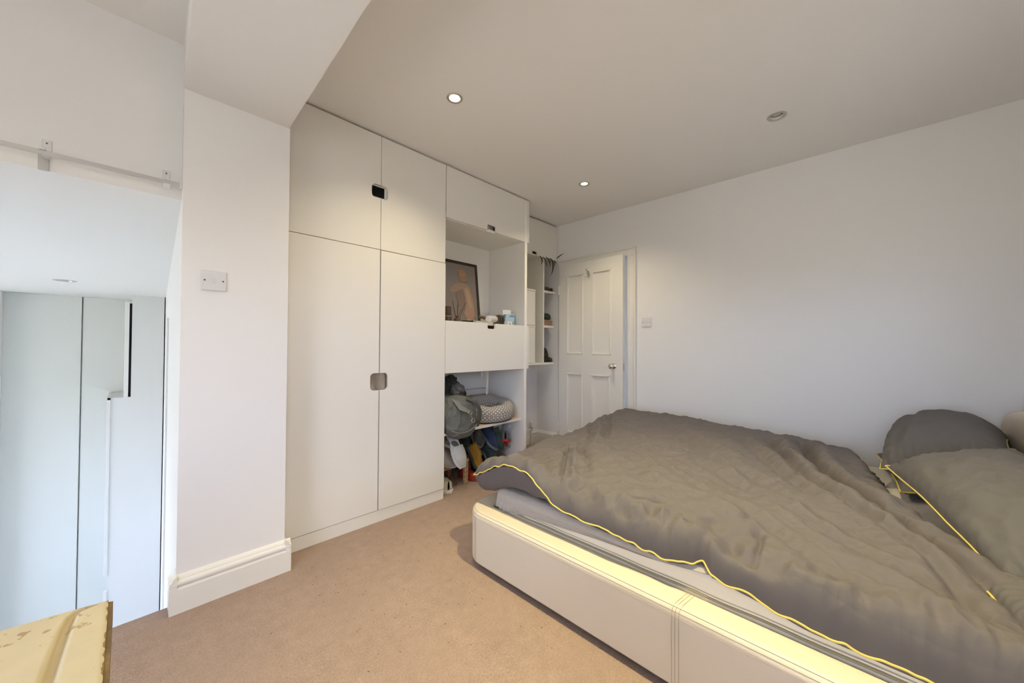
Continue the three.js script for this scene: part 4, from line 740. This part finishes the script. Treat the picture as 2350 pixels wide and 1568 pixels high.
// ------------------------------------------------------------------ bag, pet bed, shoes
{
  const t = thing('duffel_bag', 'slouching grey canvas bag with straps and a metal clip on the lower shelf', 'bag', [1.775, 0.467, -2.345]);
  const gm = cloth('grey_green_canvas', 0.135, 0.137, 0.12), lm = cloth('pale_canvas_edge', 0.3, 0.29, 0.255), dm = cloth('dark_canvas', 0.05, 0.055, 0.048);
  const P = (a, e) => { const c = Math.cos(a), s = Math.sin(a); return [Math.sign(c) * Math.abs(c) ** e, Math.sign(s) * Math.abs(s) ** e]; };
  const body = grid(90, 50, (u, v) => { const [cx, cz] = P(u * Math.PI * 2, 0.6), [r, yy] = P((v - 0.5) * Math.PI, 0.62); const w = 0.150 + 0.01 * yy, n = 0.012 * (1 - Math.abs(nz(cx * 2.2 + 4, yy * 2.6, cz * 2)) * 2.4) + 0.006 * nz(cx * 6, yy * 6, cz * 6); return [w * cx * r + n * cx, 0.143 + 0.153 * yy - 0.035 * Math.max(0, cz) * (1 - 0.6 * yy) + 0.015 * cx * (yy > 0 ? 1 : 0) - 0.045 * Math.max(0, cx) * Math.max(0, yy), (0.15 * r + n) * cz + 0.028 * (1 - yy) * 0.5, u * 0.9, v * 0.4]; }, false);
  local(t, 'body', body, gm);
  local(t, 'bottom_piping', tube([[-0.13, 0.03, 0.165], [-0.08, 0.010, 0.186], [0.02, 0.012, 0.188], [0.1, 0.045, 0.178], [0.136, 0.09, 0.16]], 0.006, 40, 8), lm);
  local(t, 'flap', grid(16, 14, (u, v) => [lerp(-0.105, 0.02, u) + 0.04 * v, 0.262 - 0.085 * v - 0.05 * u, 0.128 + 0.050 * v + 0.012 * Math.sin(u * 3)], false), mat('grey_flap', lin(0.2, 0.205, 0.19), { roughness: 0.8 }), 'lighter grey flap');
  for (const k of [0, 1]) local(t, 'strap', tube([[0.03 + 0.02 * k, 0.245, 0.13], [0.085 + 0.02 * k, 0.215, 0.17], [0.11 + 0.022 * k, 0.15, 0.19], [0.10 + 0.03 * k, 0.08, 0.185], [0.125, 0.03, 0.165]], 0.0085, 40, 8), gm);
  local(t, 'side_pocket', grid(14, 14, (u, v) => [0.1 + 0.05 * u, lerp(0.0, 0.12, v), 0.16 - 0.1 * u + 0.012 * Math.sin(u * 3.1) * Math.sin(v * 3.1)], true), dm);
  const ring = local(t, 'ring', new THREE.TorusGeometry(0.021, 0.0032, 10, 30).scale(1.15, 0.85, 1).rotateY(0.3).translate(0.03, 0.148, 0.187), M.chrome);
  local(ring, 'clip', [tube([[0.034, 0.128, 0.189], [0.042, 0.112, 0.19], [0.048, 0.098, 0.19]], 0.0045, 12, 8), new THREE.TorusGeometry(0.014, 0.0032, 8, 24).scale(1.2, 1, 1).rotateZ(0.5).translate(0.058, 0.085, 0.19)], M.chrome);
  single('dark_jacket', mergeGeometries([crumple(0.09, 2, 0.75, 0.7, 0.9).translate(1.725, 0.80, -2.39), crumple(0.062, 6, 0.9, 0.9, 0.8).translate(1.765, 0.83, -2.36)].map(plain)), cloth('black_green_wool', 0.016, 0.024, 0.02), 'black knitted jacket bundled on top of the grey canvas bag', 'jacket');
  single('grey_hood', crumple(0.066, 12, 0.9, 0.8, 0.9).translate(1.80, 0.775, -2.33), cloth('grey_wool', 0.1, 0.1, 0.092), 'grey hood of fabric drooping over the front of the canvas bag', 'garment');
  single('fur_scarf', crumple(0.085, 14, 1.0, 0.72, 0.9).translate(1.905, 0.70, -2.47), cloth('charcoal_fur', 0.04, 0.038, 0.036), 'charcoal fleece scarf squeezed between the canvas bag and the pet bed', 'scarf');
}
{
  const t = thing('pet_bed', 'round grey pet bed with white polka dots on the lower shelf', 'pet bed', [2.235, 0.467, -2.425]);
  const dm = mat('grey_dotted_cotton', 0xffffff, { map: T.dots, roughness: 0.85 });
  const RX = 0.182, RZ = 0.145, tw = 0.066, th = 0.086;
  const L = 2 * Math.PI * 0.2;
  const ringG = grid(140, 40, (u, v) => { const a = u * Math.PI * 2, f = v * Math.PI * 2, c = Math.cos(f), s = Math.sin(f); const w = 1 + 0.05 * Math.sin(a * 7 + 1) * 0.6 + 0.03 * nz(a * 3, v * 5); const o = tw * Math.sign(c) * Math.abs(c) ** 0.75 * w, y = (th + th * Math.sign(s) * Math.abs(s) ** 0.8) * (1 - 0.22 * Math.sin(a)) + 0.006 * Math.sin(a * 5) * (s > 0 ? 1 : 0); return [(RX + o) * Math.cos(a), Math.max(0.002, y), (RZ + o) * Math.sin(a), a * (0.17 + 0.07) / 0.15, v * 2 * Math.PI * 0.08 / 0.15]; }, false);
  local(t, 'wall', ringG, dm);
  local(t, 'cushion', grid(40, 12, (u, v) => { const a = u * Math.PI * 2; return [RX * v * Math.cos(a) * 0.95, 0.075 - 0.02 * v * v + 0.004 * nz(v * 6 * Math.cos(a), v * 6 * Math.sin(a)), RZ * v * Math.sin(a) * 0.95, v * Math.cos(a), v * Math.sin(a)]; }, true), cloth('pale_fleece', 0.5, 0.47, 0.43));
  const sr = []; for (let i = 0; i < 60; i++) { const a = i / 60 * Math.PI * 2; sr.push([(RX + tw * 0.55) * Math.cos(a), th * 1.84 * (1 - 0.22 * Math.sin(a)) + 0.005 * Math.sin(a * 5), (RZ + tw * 0.55) * Math.sin(a)]); }
  local(t, 'seam', tube(sr, 0.0022, 180, 6, true), cloth('grey_seam', 0.2, 0.19, 0.17));
  local(t, 'base', lathe([[0.001, 0.0], [0.215, 0.0], [0.225, 0.006], [0.2, 0.012]], 40).scale(1, 1, 0.86), cloth('dark_base', 0.05, 0.045, 0.045));
}
{
  const t = thing('shoe_bench', 'low worn wooden bench carrying slippers inside the open cabinet', 'bench', [1.775, 0, -2.46]);
  for (const z of [-2.35, -2.42, -2.49, -2.56]) part(t, 'slat', board(1.622, 1.93, 0.187, 0.206, z - 0.032, z + 0.032, 0.003), M.woodTop);
  for (const x of [1.64, 1.912]) for (const z of [-2.34, -2.57]) part(t, 'leg', [board(x - 0.016, x - 0.002, 0, 0.19, z - 0.014, z + 0.014, 0.002), board(x + 0.002, x + 0.016, 0, 0.19, z - 0.014, z + 0.014, 0.002)], M.woodTop);
  part(t, 'apron', board(1.626, 1.926, 0.160, 0.187, -2.335, -2.323, 0.002), M.woodTop);
}
function shoe(label, pos, rot, o) {
  const { L = 0.27, W = 0.098, H = 0.092, upper, sole = [0.7, 0.68, 0.63], lace, boot = 0, kind = 'shoe' } = o;
  const t = thing(o.name ?? 'shoe', label, kind, pos, null); t.rotation.set(...rot, 'YXZ');
  const um = cloth('shoe_upper', ...upper, { bumpScale: 0.002 }), sm = mat('shoe_sole', lin(...sole), { roughness: 0.7 });
  const wT = [0.60, 0.74, 0.76, 0.72, 0.72, 0.80, 0.92, 1.0, 0.98, 0.84, 0.5, 0.12], hT = [0.92, 1.0, 0.97, 0.93, 0.86, 0.76, 0.66, 0.56, 0.49, 0.42, 0.32, 0.16];
  const S = (a, k) => { const x = clamp(k, 0, 1) * (a.length - 1), i = Math.min(a.length - 2, Math.floor(x)); return lerp(a[i], a[i + 1], smooth(x - i, 0, 1) * 0.5 + (x - i) * 0.5); };
  local(t, 'upper', grid(44, 26, (u, v) => { const gap = 0.85 * (1 - smooth(u, 0.30, 0.47)) * smooth(u, 0.0, 0.07), half = Math.PI / 2 - gap; let f = (v * 2 - 1); const a = Math.PI / 2 - f * (Math.PI / 2) ; const aa = f < 0 ? lerp(Math.PI, Math.PI / 2 + gap, 1 + f) : lerp(Math.PI / 2 - gap, 0, f); const w = S(wT, u) * W / 2 * dome(u + 0.004, 0.09), h = S(hT, u) * H + boot * (1 - smooth(u, 0.3, 0.5)), c = Math.cos(aa), s = Math.sin(aa); return [w * Math.sign(c) * Math.abs(c) ** 0.8, 0.018 + h * Math.abs(s) ** (boot && u < 0.45 ? 0.35 : 0.7), (u - 0.5) * L + 0.003, u, v]; }, true), um);
  const pts = []; for (let i = 0; i <= 24; i++) pts.push([S(wT, i / 24) * W / 2 * 1.07 * dome(i / 24 + 0.02, 0.11), -(i / 24 - 0.5) * L * 1.02]); for (let i = 24; i >= 0; i--) pts.push([-S(wT, i / 24) * W / 2 * 1.07 * dome(i / 24 + 0.02, 0.11), -(i / 24 - 0.5) * L * 1.02]);
  local(t, 'sole', new THREE.ExtrudeGeometry(shape(pts), { depth: 0.016, bevelEnabled: true, bevelSize: 0.004, bevelThickness: 0.004, bevelSegments: 2 }).rotateX(-Math.PI / 2).translate(0, 0.004, 0), sm);
  local(t, 'insole', grid(10, 4, (u, v) => [(v - 0.5) * S(wT, u * 0.5) * W * 0.8, 0.03, (u * 0.5 - 0.48) * L], true), mat('insole', lin(0.05, 0.05, 0.045)));
  if (lace) { const lm = mat('laces', lin(...lace), { roughness: 0.8 }); for (let i = 0; i < 4; i++) { const u = 0.46 + i * 0.055, w = S(wT, u) * W / 2 * 0.42, h = 0.019 + S(hT, u) * H; local(t, 'lace', tube([[-w, h - 0.006, (u - 0.5) * L], [0, h + 0.002, (u - 0.5) * L], [w, h - 0.006, (u - 0.5) * L]], 0.0028, 10, 6), lm); } }
  return t;
}
function slipper(label, pos, rot, col = [0.62, 0.61, 0.6]) {
  const t = thing('slipper', label, 'slipper', pos); t.rotation.set(...rot, 'YXZ');
  const L = 0.295, wT = [0.5, 0.72, 0.74, 0.70, 0.74, 0.86, 0.97, 1.0, 0.95, 0.78, 0.42], W = 0.118, S = (k) => { const x = k * 10, i = Math.min(9, Math.floor(x)); return lerp(wT[i], wT[i + 1], x - i); };
  const pts = []; for (let i = 0; i <= 20; i++) pts.push([S(i / 20) * W / 2, -(i / 20 - 0.5) * L]); for (let i = 20; i >= 0; i--) pts.push([-S(i / 20) * W / 2, -(i / 20 - 0.5) * L]);
  local(t, 'sole', new THREE.ExtrudeGeometry(shape(pts), { depth: 0.012, bevelEnabled: true, bevelSize: 0.004, bevelThickness: 0.004, bevelSegments: 3 }).rotateX(-Math.PI / 2).translate(0, 0.004, 0), mat('slipper_sole', lin(...col), { roughness: 0.8 }));
  local(t, 'band', grid(20, 22, (u, v) => { const a = Math.PI * v, k = lerp(0.45, 0.97, u), w = S(k) * W / 2 * 1.03, h = lerp(0.056, 0.018, u * u); return [-w * Math.cos(a), 0.012 + h * Math.sin(a) ** 0.7, (k - 0.5) * L, u, v]; }, true), cloth('white_towelling', ...col));
  return t;
}
// under the shelf: shoes on the floor and heaped behind the bench
shoe('white leather sneaker standing on the floor under the bench, heel to the room', [1.742, 0.0, -2.40], [0, Math.PI - 0.35, 0], { upper: [0.6, 0.57, 0.5], sole: [0.66, 0.63, 0.56], H: 0.085, kind: 'shoe', name: 'sneaker', lace: [0.6, 0.5, 0.4] });
slipper('white slipper tipped toe-down at the front of the bench', [1.755, 0.325, -2.275], [1.12, 0.25, 0.1]);
slipper('pale grey slipper lying sideways at the left end of the bench', [1.672, 0.268, -2.37], [0.5, 0.9, 0.8], [0.42, 0.40, 0.37]);
shoe('grey suede shoe wedged under the canvas bag', [1.70, 0.372, -2.36], [0.35, 0.7, 0.2], { upper: [0.13, 0.125, 0.11], sole: [0.3, 0.29, 0.26], L: 0.25, H: 0.07 });
shoe('tan brown shoe lying on the back of the bench', [1.77, 0.207, -2.47], [0, 0.5, 0], { upper: [0.22, 0.11, 0.06], sole: [0.12, 0.08, 0.05], L: 0.25, H: 0.08 });
shoe('mustard yellow shoe standing on its toe beside the bench', [2.055, 0.155, -2.42], [1.05, 0.3, -0.2], { upper: [0.42, 0.23, 0.035], sole: [0.06, 0.075, 0.07], L: 0.24 });
shoe('orange brown boot lying under the mustard yellow shoe', [2.10, 0.03, -2.50], [0.1, 0.6, 0], { upper: [0.32, 0.15, 0.045], sole: [0.1, 0.06, 0.04], boot: 0.06 });
shoe('dark green wellington boot leaning at the back of the heap', [2.06, 0.28, -2.56], [0.75, 0.2, 0.1], { upper: [0.022, 0.042, 0.036], sole: [0.05, 0.06, 0.055], boot: 0.1 });
shoe('dark grey trainer tipped over above the mustard shoe', [2.135, 0.33, -2.46], [0.9, -0.2, 0.2], { upper: [0.05, 0.055, 0.052], sole: [0.22, 0.21, 0.19], L: 0.22, lace: [0.12, 0.13, 0.12] });
shoe('navy blue canvas shoe in the middle of the heap', [2.25, 0.275, -2.44], [0.7, 0.15, -0.1], { upper: [0.035, 0.055, 0.12], sole: [0.16, 0.19, 0.2], L: 0.24, lace: [0.1, 0.13, 0.2] });
shoe('dark green trainer at the right of the navy shoe', [2.335, 0.265, -2.43], [0.85, -0.1, 0.1], { upper: [0.03, 0.06, 0.05], sole: [0.07, 0.11, 0.09], L: 0.23 });
shoe('black ankle boot standing on the floor behind the bench leg', [2.14, 0.0, -2.36], [0, 0.35, 0], { upper: [0.018, 0.02, 0.018], sole: [0.02, 0.02, 0.02], boot: 0.07 });
shoe('dark teal shoe with a pale toe cap below the navy shoe', [2.22, 0.135, -2.40], [0.7, 0.1, 0.05], { upper: [0.022, 0.04, 0.045], sole: [0.16, 0.2, 0.19], L: 0.24 });
shoe('black shoe at the bottom of the heap on the floor', [2.28, 0.0, -2.46], [0, -0.3, 0], { upper: [0.02, 0.018, 0.018], sole: [0.02, 0.02, 0.02] });
shoe('bright red shoe on the floor just behind the bench leg', [2.015, 0.0, -2.405], [0, 0.2, 0], { upper: [0.42, 0.035, 0.02], sole: [0.3, 0.03, 0.02], L: 0.22, W: 0.085, H: 0.07 });
shoe('white trainer with a dark heel hole at the top right of the heap', [2.395, 0.345, -2.47], [0.55, 2.5, -0.4], { upper: [0.6, 0.6, 0.6], sole: [0.62, 0.62, 0.62], name: 'sneaker', L: 0.25, H: 0.09 });
shoe('grey shoe with a red lining at the right of the heap', [2.415, 0.215, -2.42], [0.4, 2.6, 0.1], { upper: [0.16, 0.15, 0.15], sole: [0.5, 0.03, 0.02], L: 0.24, lace: [0.5, 0.03, 0.025] });
shoe('red and white shoe at the bottom right by the cabinet side', [2.42, 0.0, -2.40], [0, 2.7, 0], { upper: [0.4, 0.05, 0.03], sole: [0.6, 0.58, 0.55], L: 0.25 });
shoe('black trainer pushed up against the underside of the shelf', [2.235, 0.355, -2.56], [0.5, 0.4, 0.1], { upper: [0.02, 0.022, 0.022], sole: [0.05, 0.05, 0.05], L: 0.25, lace: [0.08, 0.08, 0.08] });
shoe('dark brown shoe half buried low in the heap', [2.33, 0.11, -2.52], [0.35, -0.5, 0.2], { upper: [0.07, 0.035, 0.022], sole: [0.04, 0.025, 0.02], L: 0.25 });
shoe('black boot squeezed behind the canvas bag and the bench', [1.98, 0.22, -2.60], [0.4, 0.9, 0], { upper: [0.016, 0.02, 0.02], sole: [0.02, 0.02, 0.02], boot: 0.09 });
{
  const g = grid(26, 30, (u, v) => [2.462 + 0.018 * nz(u * 4, v * 4, 2), lerp(0.18, 0.40, v), lerp(-2.36, -2.54, u) + 0.02 * nz(u * 3, v * 5, 5)], false);
  single('plastic_bag', g, mat('clear_plastic_film', lin(0.85, 0.87, 0.9), { transmission: 0.75, roughness: 0.18, thickness: 0 }), 'clear plastic bag standing against the cabinet side at the right of the shoes', 'bag');
}
// ------------------------------------------------------------------ the old painted desk in the near left corner
{
  const t = thing('painted_desk', 'old cream painted desk with a grooved chipped top in the near left corner', 'desk', [-0.32, 0, -0.42]);
  const X1 = -0.014, X0 = -0.64, Z1 = -0.06, Y = 0.75;
  const front = (x) => { const d = X1 - x; return -0.792 - 0.175 * d + 0.16 * d * d; };
  const groove = [[-0.072, -0.2], [-0.064, -0.45], [-0.0575, -0.62], [-0.0540, -0.70], [-0.0505, -0.755], [-0.0475, -0.779], [-0.0425, -0.7875], [-0.034, -0.7885], [-0.026, -0.7905]];
  const gd = (x, z) => { let b = 9, k = 0; for (let i = 1; i < groove.length; i++) { const [ax, az] = groove[i - 1], [bx, bz] = groove[i], dx = bx - ax, dz = bz - az, q = clamp(((x - ax) * dx + (z - az) * dz) / (dx * dx + dz * dz), 0, 1), d = Math.hypot(x - ax - dx * q, z - az - dz * q); if (d < b) { b = d; k = i + q; } } return [b, k]; };
  // the chipped, worn paint: where bare wood shows
  const N = 1024, SX = 0.20, SZ = 0.40;
  const tx = bake(N, (u, v) => {
    const x = X1 - SX + u * SX, z = -0.83 + v * SZ, e = z - front(x), r = X1 - x;
    const n = fbm(x * 60, z * 60, 1, 4), m = fbm(x * 190, z * 190, 3, 3);
    let wear = Math.max(smooth(n + 0.62 - e * 60, 0.74, 0.86) * smooth(0.055 - Math.abs(r - 0.025), 0, 0.03), smooth(n * 1.4 + 0.95 - r * 260, 0.6, 0.8));
    const [g] = gd(x, z); const scr = smooth(Math.abs(nz(x * 34 + z * 8, z * 20 - x * 9, 6)), 0.02, 0.0) * smooth(n, 0.14, 0.26) * smooth(0.09 - e, 0, 0.05) * 0.6;
    wear = Math.max(wear, scr, smooth(m, 0.42, 0.47) * 0.5, 0.28 * smooth(0.0065 - g, 0, 0.003));
    const p = 1 + 0.05 * fbm(x * 25, z * 25, 7, 3);
    return [lerp(0.745 * p, 0.50, wear), lerp(0.69 * p, 0.40, wear), lerp(0.565 * p, 0.24, wear)];
  }, true);
  tx.wrapS = tx.wrapT = THREE.ClampToEdgeWrapping;
  const topM = mat('chipped_cream_paint', 0xffffff, { map: tx, roughness: 0.55 }), plainM = mat('cream_desk_paint', lin(0.60, 0.52, 0.335), { roughness: 0.55 }), woodM = mat('bare_desk_wood', lin(0.26, 0.165, 0.06), { roughness: 0.7, map: T.mottle });
  part(t, 'top', [grid(90, 200, (u, v) => { const x = lerp(X1 - SX, X1, u), z = lerp(front(x), -0.44, v), [g, k] = gd(x, z), w = lerp(0.0030, 0.0080, clamp((8 - k) / 4, 0, 1)); return [x, Y - 0.0055 * (1 - smooth(g, w * 0.35, w)) - 0.002 * (1 - smooth(Math.min(X1 - x, z - front(x)), 0, 0.003)), z, (x - X1 + SX) / SX, (z + 0.83) / SZ]; })], topM);
  part(t, 'top_board', [prism([[X1 - SX + 0.001, -0.44], [X1 - SX + 0.001, front(X1 - SX)], ...[0.4, 0.5, 0.55].map((d) => [X1 - d, front(X1 - d)]), [X0, front(X0)], [X0, Z1], [X1, Z1], [X1, -0.44]], Y - 0.028, Y - 0.001), prism([[X1 - SX, -0.43], ...[0.2, 0.15, 0.1, 0.05, 0].map((d) => [X1 - d, front(X1 - d) + 0.001]), [X1, -0.43]], Y - 0.028, Y - 0.0075)], plainM);
  part(t, 'edge_band', prism([[X1 - 0.0005, front(X1)], [X1 + 0.0045, front(X1) + 0.002], [X1 + 0.0045, Z1], [X1 - 0.0005, Z1]], Y - 0.032, Y - 0.004), woodM, 'bare wood showing along the right edge');
  part(t, 'apron', [board(X0 + 0.05, X1 - 0.02, Y - 0.15, Y - 0.028, -0.74, -0.72), board(X1 - 0.03, X1 - 0.008, Y - 0.15, Y - 0.028, -0.72, Z1 - 0.03), board(X0 + 0.03, X0 + 0.05, Y - 0.15, Y - 0.028, -0.72, Z1 - 0.03), board(X0 + 0.05, X1 - 0.02, Y - 0.15, Y - 0.028, Z1 - 0.05, Z1 - 0.03)], plainM);
  for (const x of [X0 + 0.055, X1 - 0.035]) for (const z of [-0.715, Z1 - 0.06]) part(t, 'leg', lathe([[0.001, 0], [0.013, 0], [0.016, 0.02], [0.013, 0.06], [0.02, 0.3], [0.024, 0.55], [0.026, Y - 0.03]], 18).translate(x, 0, z), plainM);
}
{ // crumbs trodden into the carpet
  const m = new THREE.InstancedMesh(new THREE.IcosahedronGeometry(0.0022, 0), mat('dark_crumb', lin(0.10, 0.065, 0.035), { roughness: 1 }), 150); m.name = 'carpet_crumbs';
  const q = new THREE.Matrix4(), s = V(), e = new THREE.Quaternion();
  for (let i = 0; i < 150; i++) { const near = i < 90, x = near ? rr(0.6, 1.25) : rr(0.1, 1.3), z = near ? rr(-1.95, -1.2) : rr(-2.05, 0.1); e.setFromEuler(new THREE.Euler(rr(0, 3), rr(0, 3), 0)); s.set(rr(0.4, 1.5), rr(0.3, 0.7), rr(0.4, 1.3)); q.compose(V(x > 1.2 && z > -1.5 ? 1.1 : x, 0.0015, z), e, s); m.setMatrixAt(i, q); }
  m.castShadow = true; m.receiveShadow = true; scene.add(m); tag(m, 'scattered dark crumbs on the beige carpet between wardrobe and bed', 'crumbs', null, 'stuff');
}
renderer.render(scene, camera);
